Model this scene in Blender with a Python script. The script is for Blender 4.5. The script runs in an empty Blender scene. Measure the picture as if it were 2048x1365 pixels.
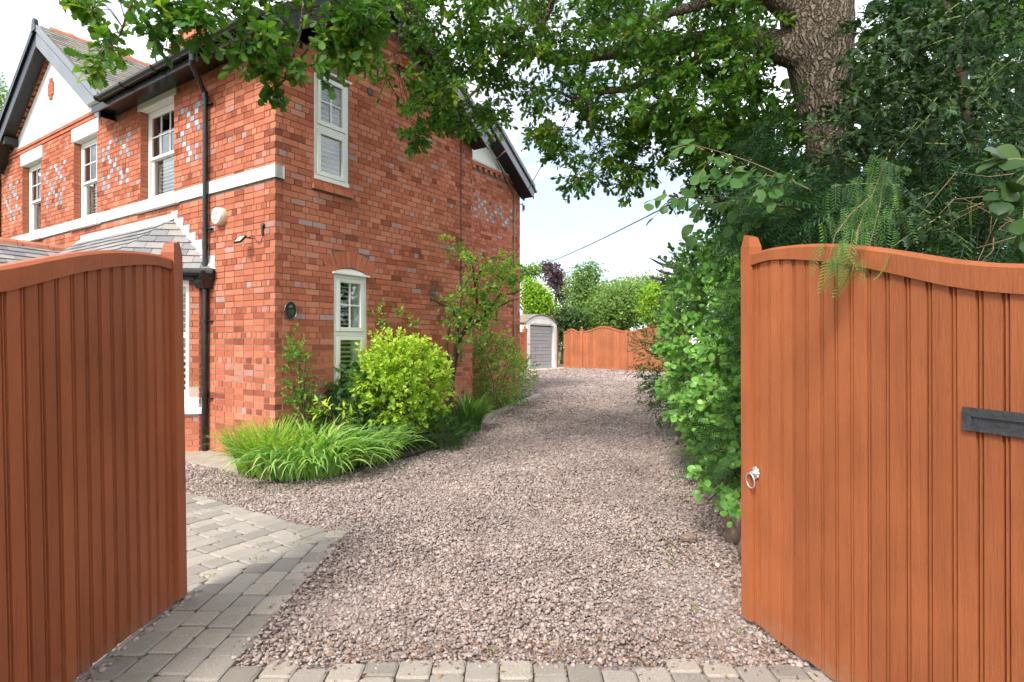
import bpy, bmesh, math, random
import numpy as np
from mathutils import Vector, Matrix
random.seed(7); rng = np.random.default_rng(7)
SC = bpy.context.scene
COL = SC.collection
R = math.radians

# ---------------------------------------------------------------- camera
EYE = 1.55
cd = bpy.data.cameras.new("camera"); cam = bpy.data.objects.new("camera", cd); COL.objects.link(cam)
cam.location = (0, 0, EYE); cam.rotation_euler = (math.pi/2 + 0.00333, 0, 0)
cd.lens = 20.0; cd.sensor_width = 36.0; cd.clip_start = 0.05; cd.clip_end = 2000
SC.camera = cam
# ---------------------------------------------------------------- sky
SUN_EL, SUN_AZ = R(45), R(205)          # azimuth clockwise from +Y: behind the camera, to its left
w = bpy.data.worlds.new("World"); SC.world = w; w.use_nodes = True
nt = w.node_tree; nt.nodes.clear()
def N(t, k, **kw):
    n = t.nodes.new(k)
    for a, b in kw.items():
        if a in n.inputs: n.inputs[a].default_value = b
        else: setattr(n, a, b)
    return n
out = N(nt, 'ShaderNodeOutputWorld'); bg = N(nt, 'ShaderNodeBackground', Strength=1.0)
sky = N(nt, 'ShaderNodeTexSky', sky_type='NISHITA'); sky.sun_disc = False
sky.sun_elevation = SUN_EL; sky.sun_rotation = SUN_AZ; sky.air_density = 1.0; sky.dust_density = 1.5; sky.ozone_density = 1.0
skm = N(nt, 'ShaderNodeVectorMath', operation='SCALE'); skm.inputs['Scale'].default_value = 0.12
nt.links.new(sky.outputs[0], skm.inputs[0])
hzm = N(nt, 'ShaderNodeMix', data_type='RGBA'); hzm.inputs['Factor'].default_value = 0.55; hzm.inputs['B'].default_value = (0.31, 0.325, 0.345, 1); nt.links.new(skm.outputs[0], hzm.inputs['A'])
tc = N(nt, 'ShaderNodeTexCoord'); mp = N(nt, 'ShaderNodeMapping'); mp.inputs['Scale'].default_value = (1.0, 1.0, 2.6)
mp.inputs['Location'].default_value = (-2.24, -1.16, 1.91)
nt.links.new(tc.outputs['Generated'], mp.inputs['Vector'])
nz = N(nt, 'ShaderNodeTexNoise', Scale=2.3, Detail=9.0, Roughness=0.58); nt.links.new(mp.outputs[0], nz.inputs['Vector'])
cr = N(nt, 'ShaderNodeValToRGB'); cr.color_ramp.elements[0].position = 0.41; cr.color_ramp.elements[1].position = 0.66
nt.links.new(nz.outputs['Fac'], cr.inputs[0])
cf = N(nt, 'ShaderNodeMapRange'); cf.inputs['To Min'].default_value = 0.03; cf.inputs['To Max'].default_value = 1.0
nt.links.new(cr.outputs[0], cf.inputs['Value'])
nz2 = N(nt, 'ShaderNodeTexNoise', Scale=3.4, Detail=6.0, Roughness=0.6); nt.links.new(mp.outputs[0], nz2.inputs['Vector'])
cc = N(nt, 'ShaderNodeMix', data_type='RGBA'); cc.inputs['A'].default_value = (0.80, 0.84, 0.90, 1); cc.inputs['B'].default_value = (1.40, 1.40, 1.40, 1)
nt.links.new(nz2.outputs['Fac'], cc.inputs['Factor'])
mx = N(nt, 'ShaderNodeMix', data_type='RGBA')
nt.links.new(cf.outputs[0], mx.inputs['Factor']); nt.links.new(hzm.outputs['Result'], mx.inputs['A']); nt.links.new(cc.outputs['Result'], mx.inputs['B'])
nt.links.new(mx.outputs['Result'], bg.inputs['Color']); nt.links.new(bg.outputs[0], out.inputs[0])
# ---------------------------------------------------------------- sun
sd = bpy.data.lights.new("sun", 'SUN'); sd.energy = 1.75; sd.angle = R(15); sd.color = (1.0, 0.955, 0.89)
sun = bpy.data.objects.new("sun", sd); COL.objects.link(sun)
sdir = Vector((math.sin(SUN_AZ)*math.cos(SUN_EL), math.cos(SUN_AZ)*math.cos(SUN_EL), math.sin(SUN_EL)))
sun.rotation_euler = sdir.to_track_quat('Z', 'Y').to_euler(); sun.location = sdir*60
# ---------------------------------------------------------------- exposure, sampling
vs = SC.view_settings; vs.view_transform = 'Standard'; vs.look = 'None'; vs.exposure = 1.50; vs.gamma = 1.0; vs.use_curve_mapping = False
SC.render.engine = 'CYCLES'
cy = SC.cycles; cy.max_bounces = 6; cy.diffuse_bounces = 3; cy.glossy_bounces = 3; cy.transmission_bounces = 4; cy.transparent_max_bounces = 6
cy.use_denoising = True; cy.use_adaptive_sampling = True; cy.adaptive_threshold = 0.035; cy.caustics_reflective = False; cy.caustics_refractive = False
SC.render.film_transparent = False

# ================================================================ helpers
def new_obj(name, me, parent=None, loc=(0, 0, 0), rz=0.0):
    o = bpy.data.objects.new(name, me); COL.objects.link(o); o.location = loc
    if rz: o.rotation_euler = (0, 0, rz)
    if parent: o.parent = parent
    return o
def tag(o, label=None, cat=None, group=None, kind=None):
    if label: o['label'] = label
    if cat: o['category'] = cat
    if group: o['group'] = group
    if kind: o['kind'] = kind
    return o
def empty(name, loc=(0, 0, 0), rz=0.0, label=None, cat=None, group=None):
    o = new_obj(name, None, None, loc, rz); o.empty_display_size = 0.1
    return tag(o, label, cat, group)
class MB:
    """collects polygons, then makes one mesh object"""
    def __init__(s): s.v = []; s.f = []; s.a = []
    def add(s, vs_, fs_, a=0.5):
        n = len(s.v); s.v += [tuple(p) for p in vs_]
        for f in fs_: s.f.append(tuple(i+n for i in f)); s.a.append(a)
    def hexa(s, p, a=0.5):      # 8 corners: bottom ring 0-3, top ring 4-7
        s.add(p, [(0, 3, 2, 1), (4, 5, 6, 7), (0, 1, 5, 4), (1, 2, 6, 5), (2, 3, 7, 6), (3, 0, 4, 7)], a)
    def box(s, x0, x1, y0, y1, z0, z1, a=0.5):
        s.hexa([(x0, y0, z0), (x1, y0, z0), (x1, y1, z0), (x0, y1, z0), (x0, y0, z1), (x1, y0, z1), (x1, y1, z1), (x0, y1, z1)], a)
    def boxP(s, P, a0, a1, b0, b1, o0, o1, a=0.5):   # box on a plane P(along, up, out)
        s.hexa([P(a0, b0, o0), P(a1, b0, o0), P(a1, b0, o1), P(a0, b0, o1), P(a0, b1, o0), P(a1, b1, o0), P(a1, b1, o1), P(a0, b1, o1)], a)
    def extP(s, P, poly, o0, o1, a=0.5):             # polygon [(along, up)] extruded from o0 to o1
        n = len(poly); q = [P(x, y, o0) for x, y in poly] + [P(x, y, o1) for x, y in poly]
        s.add(q, [tuple(range(n))[::-1], tuple(range(n, 2*n))] + [(i, (i+1) % n, n+(i+1) % n, n+i) for i in range(n)], a)
    def tube(s, pts, rad, seg=8, a=0.5, cap=True):
        pts = [Vector(p) for p in pts]; n = len(pts)
        if not hasattr(rad, '__len__'): rad = [rad]*n
        rings = []; ref = Vector((0.31, 0.17, 0.93))
        for i, p in enumerate(pts):
            d = (pts[min(i+1, n-1)] - pts[max(i-1, 0)])
            if d.length < 1e-9: d = Vector((0, 0, 1))
            d.normalize(); u = d.cross(ref)
            if u.length < 0.05: u = d.cross(Vector((1, 0, 0)))
            u.normalize(); v = d.cross(u)
            rings.append([p + (u*math.cos(2*math.pi*k/seg) + v*math.sin(2*math.pi*k/seg))*rad[i] for k in range(seg)])
        vs_ = [q for r in rings for q in r]; fs_ = []
        for i in range(n-1):
            for k in range(seg):
                k2 = (k+1) % seg; fs_.append((i*seg+k, i*seg+k2, (i+1)*seg+k2, (i+1)*seg+k))
        if cap: fs_.append(tuple(range(seg))[::-1]); fs_.append(tuple((n-1)*seg+k for k in range(seg)))
        s.add(vs_, fs_, a)
    def lathe(s, prof, M=None, seg=20, a=0.5):       # prof [(r, z)]
        vs_ = []; fs_ = []
        for r, z in prof:
            for k in range(seg):
                p = Vector((r*math.cos(2*math.pi*k/seg), r*math.sin(2*math.pi*k/seg), z)); vs_.append(M @ p if M else p)
        for i in range(len(prof)-1):
            for k in range(seg):
                k2 = (k+1) % seg; fs_.append((i*seg+k, i*seg+k2, (i+1)*seg+k2, (i+1)*seg+k))
        fs_.append(tuple(range(seg))[::-1]); fs_.append(tuple((len(prof)-1)*seg+k for k in range(seg)))
        s.add(vs_, fs_, a)
    def mesh(s, name, mat=None, smooth=False):
        me = bpy.data.meshes.new(name); me.from_pydata(s.v, [], s.f)
        at_ = me.attributes.new('rnd', 'FLOAT', 'FACE'); at_.data.foreach_set('value', s.a)
        bm = bmesh.new(); bm.from_mesh(me); bmesh.ops.recalc_face_normals(bm, faces=bm.faces); bm.to_mesh(me); bm.free()
        if smooth: me.polygons.foreach_set('use_smooth', [True]*len(me.polygons))
        if mat: me.materials.append(mat)
        me.update(); return me
    def build(s, name, mat, parent=None, loc=(0, 0, 0), rz=0.0, smooth=False):
        return new_obj(name, s.mesh(name, mat, smooth), parent, loc, rz)
def smooth_by_angle(o, deg=35):
    o.data.polygons.foreach_set('use_smooth', [True]*len(o.data.polygons))
    try: o.data.set_sharp_from_angle(angle=R(deg))
    except Exception: pass
def px(x, y, Y):                 # a point of the picture at depth Y
    u = (x-1024)/1137.8; v = -(y-682.5)/1137.8; c, s_ = math.cos(.00333), math.sin(.00333)
    d = c - v*s_; k = Y/d
    return Vector((k*u, Y, EYE + k*(s_ + v*c)))
def ground(x, y):
    t = y - 8.2
    return 0.0 if t <= 0 else 0.0215*(math.sqrt(t*t+1.2)-1.095) if y < 30 else 0.0215*(math.sqrt(21.8**2+1.2)-1.095)

# ---------------------------------------------------------------- materials
def _ramp(t, stops, inter='LINEAR'):
    r = N(t, 'ShaderNodeValToRGB'); e = r.color_ramp.elements; r.color_ramp.interpolation = inter
    while len(e) < len(stops): e.new(0.5)
    for el, (p, c) in zip(e, stops): el.position = p; el.color = (*c, 1)
    return r
def material(name, stops, rough=0.7, src='noise', scale=4.0, detail=5.0, stretch=(1, 1, 1), speck=0.0, speck_scale=90.0,
             bump=0.0, bump_scale=60.0, bdist=0.01, var=0.0, spec=0.4, metal=0.0, trans=0.0, coat=0.0, dirt=None, big=0.0, big_scale=.8):
    """procedural material; src = what drives the colour ramp: noise, object (random per object), attr (random per face)"""
    m = bpy.data.materials.new(name); m.use_nodes = True; t = m.node_tree; t.nodes.clear()
    o = N(t, 'ShaderNodeOutputMaterial'); b = N(t, 'ShaderNodeBsdfPrincipled', Roughness=rough, Metallic=metal)
    b.inputs['Specular IOR Level'].default_value = spec; b.inputs['Coat Weight'].default_value = coat
    co = N(t, 'ShaderNodeTexCoord'); mpn = N(t, 'ShaderNodeMapping'); mpn.inputs['Scale'].default_value = stretch
    oi = N(t, 'ShaderNodeObjectInfo')
    off = N(t, 'ShaderNodeVectorMath', operation='SCALE'); cmb = N(t, 'ShaderNodeCombineXYZ')
    t.links.new(oi.outputs['Random'], cmb.inputs[0]); t.links.new(oi.outputs['Random'], cmb.inputs[2]); t.links.new(cmb.outputs[0], off.inputs[0]); off.inputs['Scale'].default_value = 37.0
    add = N(t, 'ShaderNodeVectorMath', operation='ADD'); t.links.new(co.outputs['Object'], add.inputs[0]); t.links.new(off.outputs[0], add.inputs[1])
    t.links.new(add.outputs[0], mpn.inputs['Vector'])
    nz_ = N(t, 'ShaderNodeTexNoise', Scale=scale, Detail=detail, Roughness=0.6); t.links.new(mpn.outputs[0], nz_.inputs['Vector'])
    if src == 'noise':
        fac = nz_.outputs['Fac']
    else:
        if src == 'object': base = oi.outputs['Random']
        else:
            at_ = N(t, 'ShaderNodeAttribute', attribute_name='rnd'); base = at_.outputs['Fac']
        ma = N(t, 'ShaderNodeMath', operation='MULTIPLY_ADD'); t.links.new(nz_.outputs['Fac'], ma.inputs[0]); ma.inputs[1].default_value = var; 
        mb_ = N(t, 'ShaderNodeMath', operation='SUBTRACT'); t.links.new(base, mb_.inputs[0]); mb_.inputs[1].default_value = var*0.5
        t.links.new(mb_.outputs[0], ma.inputs[2]); fac = ma.outputs[0]
    r = _ramp(t, stops); t.links.new(fac, r.inputs[0]); colr = r.outputs[0]
    if speck:
        n2 = N(t, 'ShaderNodeTexNoise', Scale=speck_scale, Detail=3.0); t.links.new(add.outputs[0], n2.inputs['Vector'])
        mr = N(t, 'ShaderNodeMapRange'); mr.inputs['From Min'].default_value = 0.3; mr.inputs['From Max'].default_value = 0.7
        mr.inputs['To Min'].default_value = 1-speck; mr.inputs['To Max'].default_value = 1+speck; t.links.new(n2.outputs['Fac'], mr.inputs['Value'])
        sc_ = N(t, 'ShaderNodeVectorMath', operation='SCALE'); t.links.new(colr, sc_.inputs[0]); t.links.new(mr.outputs[0], sc_.inputs['Scale']); colr = sc_.outputs[0]
    if big:                                            # broad weathering over the whole surface
        ge = N(t, 'ShaderNodeNewGeometry'); n5 = N(t, 'ShaderNodeTexNoise', Scale=big_scale, Detail=5.0, Roughness=.6); t.links.new(ge.outputs['Position'], n5.inputs['Vector'])
        mr = N(t, 'ShaderNodeMapRange'); mr.inputs['From Min'].default_value = .32; mr.inputs['From Max'].default_value = .68; mr.inputs['To Min'].default_value = 1-big; mr.inputs['To Max'].default_value = 1+big*.6; t.links.new(n5.outputs['Fac'], mr.inputs['Value'])
        sc5 = N(t, 'ShaderNodeVectorMath', operation='SCALE'); t.links.new(colr, sc5.inputs[0]); t.links.new(mr.outputs[0], sc5.inputs['Scale']); colr = sc5.outputs[0]
    if dirt:
        n3 = N(t, 'ShaderNodeTexNoise', Scale=dirt[1], Detail=6.0, Roughness=0.65); t.links.new(add.outputs[0], n3.inputs['Vector'])
        mr = N(t, 'ShaderNodeMapRange'); mr.inputs['From Min'].default_value = dirt[2]; mr.inputs['From Max'].default_value = dirt[2]+0.18; mr.inputs['To Max'].default_value = dirt[3]
        t.links.new(n3.outputs['Fac'], mr.inputs['Value'])
        mm = N(t, 'ShaderNodeMix', data_type='RGBA'); t.links.new(mr.outputs[0], mm.inputs['Factor']); t.links.new(colr, mm.inputs['A']); mm.inputs['B'].default_value = (*dirt[0], 1); colr = mm.outputs['Result']
    t.links.new(colr, b.inputs['Base Color'])
    if bump:
        n4 = N(t, 'ShaderNodeTexNoise', Scale=bump_scale, Detail=6.0, Roughness=0.65); t.links.new(mpn.outputs[0], n4.inputs['Vector'])
        bp = N(t, 'ShaderNodeBump', Strength=bump); bp.inputs['Distance'].default_value = bdist; t.links.new(n4.outputs['Fac'], bp.inputs['Height']); t.links.new(bp.outputs[0], b.inputs['Normal'])
    sh = b.outputs[0]
    if trans:
        tr = N(t, 'ShaderNodeBsdfTranslucent'); gm = N(t, 'ShaderNodeMix', data_type='RGBA', blend_type='MULTIPLY'); gm.inputs['Factor'].default_value = 1
        t.links.new(colr, gm.inputs['A']); gm.inputs['B'].default_value = (2.1, 2.2, 0.9, 1); t.links.new(gm.outputs['Result'], tr.inputs['Color'])
        ms = N(t, 'ShaderNodeMixShader'); ms.inputs[0].default_value = trans; t.links.new(sh, ms.inputs[1]); t.links.new(tr.outputs[0], ms.inputs[2]); sh = ms.outputs[0]
    t.links.new(sh, o.inputs['Surface']); return m
def glass_material():
    m = bpy.data.materials.new('window_glass'); m.use_nodes = True; t = m.node_tree; t.nodes.clear()
    o = N(t, 'ShaderNodeOutputMaterial'); tr = N(t, 'ShaderNodeBsdfTransparent'); tr.inputs[0].default_value = (0.86, 0.9, 0.88, 1)
    gl = N(t, 'ShaderNodeBsdfGlossy', Roughness=0.015); lw = N(t, 'ShaderNodeLayerWeight'); lw.inputs['Blend'].default_value = .5; pw = N(t, 'ShaderNodeMath', operation='POWER'); t.links.new(lw.outputs['Facing'], pw.inputs[0]); pw.inputs[1].default_value = 3.5
    fr = N(t, 'ShaderNodeMath', operation='MULTIPLY_ADD'); t.links.new(pw.outputs[0], fr.inputs[0]); fr.inputs[1].default_value = .75; fr.inputs[2].default_value = .10
    tcx = N(t, 'ShaderNodeTexCoord'); nzx = N(t, 'ShaderNodeTexNoise', Scale=2.2, Detail=1.0); t.links.new(tcx.outputs['Object'], nzx.inputs['Vector'])
    bpx = N(t, 'ShaderNodeBump', Strength=0.12); bpx.inputs['Distance'].default_value = 0.01; t.links.new(nzx.outputs['Fac'], bpx.inputs['Height']); t.links.new(bpx.outputs[0], gl.inputs['Normal'])
    ms = N(t, 'ShaderNodeMixShader'); t.links.new(fr.outputs[0], ms.inputs[0]); t.links.new(tr.outputs[0], ms.inputs[1]); t.links.new(gl.outputs[0], ms.inputs[2]); t.links.new(ms.outputs[0], o.inputs[0]); return m
BRICK = [(0.0, (.22, .068, .042)), (0.06, (.31, .092, .052)), (0.17, (.39, .122, .068)), (0.45, (.45, .148, .084)), (0.72, (.50, .178, .106)), (0.93, (.54, .21, .132)), (0.965, (.42, .205, .165)), (1.0, (.40, .27, .255))]
M = {}
M['brick_attr'] = material('brick', BRICK, .9, 'attr', 9, var=.16, speck=.2, speck_scale=140, bump=.5, bump_scale=90, spec=.1, big=.16)
M['brick'] = material('brick_single', BRICK, .9, 'object', 9, var=.16, speck=.2, speck_scale=140, bump=.5, bump_scale=90, spec=.1, big=.16)
M['blue_brick'] = material('blue_brick', [(0, (.20, .22, .25)), (1, (.42, .44, .47))], .6, 'attr', 9, var=.5, speck=.2, bump=.3, spec=.3)
M['red_brick'] = material('rubbed_brick', [(0, (.38, .115, .062)), (1, (.47, .155, .088))], .85, 'attr', 9, var=.4, speck=.18, bump=.4, spec=.25)
def mortar_material():
    m = material('mortar', [(.3, (.13, .105, .085)), (.7, (.22, .185, .15))], .95, 'noise', 14, bump=.4, spec=.1)
    t = m.node_tree; b = [n for n in t.nodes if n.type == 'BSDF_PRINCIPLED'][0]; l = b.inputs['Base Color'].links[0].from_socket
    co = N(t, 'ShaderNodeTexCoord'); sp = N(t, 'ShaderNodeSeparateXYZ'); t.links.new(co.outputs['Object'], sp.inputs[0])
    n = N(t, 'ShaderNodeTexNoise', Scale=1.1, Detail=4.0); t.links.new(co.outputs['Object'], n.inputs['Vector'])
    a = N(t, 'ShaderNodeMath', operation='MULTIPLY_ADD'); t.links.new(n.outputs['Fac'], a.inputs[0]); a.inputs[1].default_value = 1.8; t.links.new(sp.outputs['Z'], a.inputs[2])
    mr = N(t, 'ShaderNodeMapRange'); mr.inputs['From Min'].default_value = 2.1; mr.inputs['From Max'].default_value = 2.9; mr.inputs['To Min'].default_value = 1; mr.inputs['To Max'].default_value = 0
    t.links.new(a.outputs[0], mr.inputs['Value'])      # the lower courses were repointed in a paler mortar
    mm = N(t, 'ShaderNodeMix', data_type='RGBA'); t.links.new(mr.outputs[0], mm.inputs['Factor']); t.links.new(l, mm.inputs['A']); mm.inputs['B'].default_value = (.44, .37, .29, 1)
    t.links.new(mm.outputs['Result'], b.inputs['Base Color']); return m
M['mortar'] = mortar_material()
M['white_stone'] = material('painted_stone', [(.3, (.74, .73, .69)), (.7, (.82, .81, .78))], .7, 'noise', 3, bump=.15, dirt=((.45, .42, .33), 2.2, .62, .35))
M['render'] = material('white_render', [(.3, (.76, .75, .70)), (.7, (.83, .82, .78))], .85, 'noise', 5, bump=.4, bump_scale=40, dirt=((.55, .52, .42), 1.5, .64, .3))
M['frame_white'] = material('white_frame', [(.3, (.74, .74, .70)), (.7, (.80, .80, .76))], .4, 'noise', 3, spec=.45)
M['frame_cream'] = material('cream_frame', [(.3, (.68, .68, .63)), (.7, (.74, .74, .69))], .4, 'noise', 3, spec=.45)
M['shutter'] = material('shutter_white', [(.3, (.66, .67, .62)), (.7, (.72, .73, .68))], .5, 'noise', 3)
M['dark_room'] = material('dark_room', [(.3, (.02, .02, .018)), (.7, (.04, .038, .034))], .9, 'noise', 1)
M['glass'] = glass_material()
M['black_gloss'] = material('black_plastic', [(.3, (.010, .010, .011)), (.7, (.017, .017, .018))], .22, 'noise', 5, spec=.5, bump=.05, bump_scale=20)
M['barge_glare'] = material('sky_glare_black_board', [(.3, (.15, .155, .165)), (.7, (.21, .215, .225))], .28, 'noise', 2, spec=.6)  # black boards with sky glare put into the base colour as pale grey
M['black_paint'] = material('black_paint', [(.3, (.012, .012, .013)), (.7, (.03, .03, .031))], .5, 'noise', 8, spec=.4, bump=.2)
M['slate'] = material('slate', [(0, (.15, .15, .16)), (.3, (.21, .21, .215)), (.6, (.27, .255, .25)), (.85, (.32, .29, .265)), (1, (.25, .235, .245))], .7, 'object', 6, var=.35, speck=.15, speck_scale=40, bump=.4, bump_scale=30, stretch=(1, 1, 1))
M['slate_attr'] = material('old_slate', [(0, (.16, .15, .135)), (.4, (.23, .215, .19)), (.8, (.31, .29, .25)), (1, (.27, .24, .16))], .8, 'attr', 6, var=.4, speck=.2, speck_scale=40, bump=.4, dirt=((.36, .30, .10), 7, .63, .5))
M['terracotta'] = material('terracotta', [(.3, (.36, .13, .075)), (.7, (.46, .19, .11))], .8, 'noise', 5, bump=.3, dirt=((.20, .16, .10), 6, .6, .6))
M['lead'] = material('lead', [(.3, (.42, .42, .43)), (.7, (.62, .62, .62))], .55, 'noise', 9, bump=.5, bump_scale=25, spec=.5, dirt=((.25, .25, .26), 18, .58, .6))
M['concrete'] = material('concrete', [(.3, (.30, .26, .21)), (.7, (.42, .37, .31))], .9, 'noise', 4, speck=.15, bump=.3)
M['lime_strip'] = material('lime_strip', [(.3, (.5, .45, .38)), (.7, (.6, .55, .48))], .9, 'noise', 6, bump=.4)
# ================================================================ the setting
M['gravel_ground'] = material('gravel_bed', [(.25, (.19, .15, .13)), (.5, (.31, .255, .23)), (.75, (.42, .36, .33))], .95, 'noise', 75, detail=7, bump=1.0, bump_scale=70, speck=.3, speck_scale=120)
M['soil'] = material('soil', [(.3, (.035, .024, .016)), (.7, (.085, .06, .04))], .95, 'noise', 30, bump=1.0, bump_scale=50, speck=.3)
M['lawn'] = material('lawn_grass', [(.3, (.13, .16, .035)), (.7, (.26, .25, .08))], .95, 'noise', 20, bump=1.0, bump_scale=120, speck=.3)
M['far_ground'] = material('far_ground', [(.3, (.06, .08, .03)), (.7, (.12, .13, .05))], .95, 'noise', .4, bump=.5)
M['paver'] = material('paver', [(0, (.235, .208, .175)), (.35, (.30, .266, .23)), (.7, (.345, .306, .264)), (1, (.385, .332, .272))], .9, 'object', 5, var=.3, speck=.28, speck_scale=210, bump=.6, bump_scale=130, dirt=((.17, .145, .11), 4.5, .60, .45))
def sheet(name, nx, ny, x0, x1, y0, y1, dz, mat, kind='structure', keep=None):
    xs = [x0+(x1-x0)*i/nx for i in range(nx+1)]; ys = [y0+(y1-y0)*(j/ny)**1.0 for j in range(ny+1)]
    v = [(x, y, ground(x, y)+dz) for y in ys for x in xs]
    f = [(j*(nx+1)+i, j*(nx+1)+i+1, (j+1)*(nx+1)+i+1, (j+1)*(nx+1)+i) for j in range(ny) for i in range(nx)
         if keep is None or keep((xs[i]+xs[i+1])/2, (ys[j]+ys[j+1])/2)]
    me = bpy.data.meshes.new(name); me.from_pydata(v, [], f); me.materials.append(mat); me.polygons.foreach_set('use_smooth', [True]*len(f))
    return tag(new_obj(name, me), kind=kind)
sheet('ground', 40, 60, -160, 160, -40, 260, -0.06, M['far_ground'])
sheet('driveway', 60, 130, -9, 9, -1.0, 28.4, -0.018, M['gravel_ground'])
sheet('lawn', 10, 24, -14, 20, 28.4, 44, -0.012, M['lawn'])

# ---- block paving: columns of setts along the gate, rows that follow the house front
TH = R(33.2); CX, CY = -3.044, 7.3
SV = Vector((math.sin(TH), math.cos(TH))); FD = Vector((-math.cos(TH), math.sin(TH)))
paving = sheet('paving', 60, 90, -7.0, 2.3, -1.0, 8.5, -0.010, M['soil'],
               keep=lambda x, y: (y < 2.70) or (-2.25 < x < -1.36 and y < 4.3) or ((x+1.39)*SV[0]+(y-4.60)*SV[1] < -0.05 and (x+2.056)*FD[0]+(y-3.712)*FD[1] > 0.02))
pav_mesh = []
def sett_mesh(L, W):
    m = MB(); e = 0.012; h = 0.05
    ring = [(-W/2, -L/2), (W/2, -L/2), (W/2, L/2), (-W/2, L/2)]
    j = lambda: random.uniform(-.004, .004)
    lo = [(x+j(), y+j(), -h) for x, y in ring]
    c = []
    for x, y in ring:
        sx = 1 if x > 0 else -1; sy = 1 if y > 0 else -1
        c += [(x-sx*e*random.uniform(.6, 2.0), y, 0), (x, y-sy*e*random.uniform(.6, 2.0), 0)]
    order = [1, 0, 2, 3, 5, 4, 6, 7]
    out_ = [c[i] for i in order]
    n = 8
    v = [(x, y, -h) for x, y, _ in out_] + [(x, y, -e*.55) for x, y, _ in out_] + [(x*(1-2*e/W), y*(1-2*e/L), random.uniform(-.001, .001)) for x, y, _ in out_]
    f = [(i, (i+1) % n, n+(i+1) % n, n+i) for i in range(n)] + [(n+i, n+(i+1) % n, 2*n+(i+1) % n, 2*n+i) for i in range(n)] + [tuple(range(2*n, 3*n))]
    m.add(v, f); me = m.mesh('sett', M['paver']); return me
SETT = {L: [sett_mesh(L-.006, .154) for _ in range(4)] for L in (.12, .16, .2, .24)}
n_sett = 0
def lay(x, y, ang, L):
    global n_sett
    o = new_obj('paver', random.choice(SETT[L]), paving, (x, y, 0.012+random.uniform(-.003, .003)), 0)
    o.rotation_euler = (random.uniform(-.008, .008), random.uniform(-.008, .008), ang + random.choice((0, math.pi))); n_sett += 1
def clip_seg(): pass
for k in range(23):                                      # columns that run away from the street
    xc = -2.02 + .16*k + .08 - .12
    y = 1.55 - random.uniform(0, .2)
    if xc < -1.33:                                       # up to the slanting joint
        lim = 3.712 + (xc+2.056)*(4.507-3.712)/(1.531*-1+2.056) - .02
    else: lim = 2.745
    while y < lim - .05:
        L = random.choice((.12, .16, .16, .24, .24, .2))
        if y + L > lim + .02:
            rem = lim - y; c = [q for q in (.12, .16, .2, .24) if q <= rem+.045]
            if not c: break
            L = c[-1]
        vis = abs(xc) / max(y+.1, .2) < .98 and y + L > 2.1
        if vis: lay(xc, y+L/2, 0, L)
        y += L
for k in range(0, 26):                                   # rows parallel to the side of the house
    q = .08 + .16*k                                      # distance left of the slanting joint
    t_end = -0.02
    # start: gate side / picture edge; row origin on the border edge that faces the gravel
    p_edge = Vector((-1.39, 4.60)) + FD*q
    t = random.uniform(-.03, .01)
    while t > -2.6:
        L = random.choice((.12, .16, .16, .24, .24, .2))
        c = p_edge + SV*(t - L/2)
        t -= L
        if c.x < -2.0 - .0 and c.y < 3.35: break
        if c.x / c.y < -.66 or c.y < 3.2: continue
        if c.x < -2.03 and c.y < 3.45: continue
        lay(c.x, c.y, -TH, L)
# ================================================================ the house (local x: along the side wall to the rear, y: along the front to the left)
HZ = R(90-33.2)
house = empty('house', (CX, CY, 0), HZ, 'two-storey red brick house with black bargeboards and white-framed windows', 'house')
PF = lambda a, b, o: (-o, a, b)                       # front wall
PS = lambda a, b, o: (a, -o, b)                       # side wall
WO = 1.5
PW = lambda a, b, o: (a, WO-o, b)                     # rear wing, set back
CE = .0847; ST = .2297; HD = ST/2; JT = .010; BD = .1048
LX, LY = 4.19, 10.6
WX0, WX1 = 4.19, 8.24
winF = [(2.54, 3.61, 3.845, 5.335), (5.23, 6.23, 3.845, 5.335), (7.85, 8.88, 3.845, 5.335)]      # front openings
winS = [(.60, 1.20, 3.83, 5.36), (.94, 1.55, .62, 2.62)]                                        # side openings
def cutlist(segs, a0, a1):
    o = []
    for s0, s1 in segs:
        if a1 <= s0 or a0 >= s1: o.append((s0, s1)); continue
        if a0 > s0: o.append((s0, a0))
        if a1 < s1: o.append((a1, s1))
    return o
cand = []      # every brick: (plane key, a0, a1, b0, b1, proud, rnd, kind)
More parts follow.
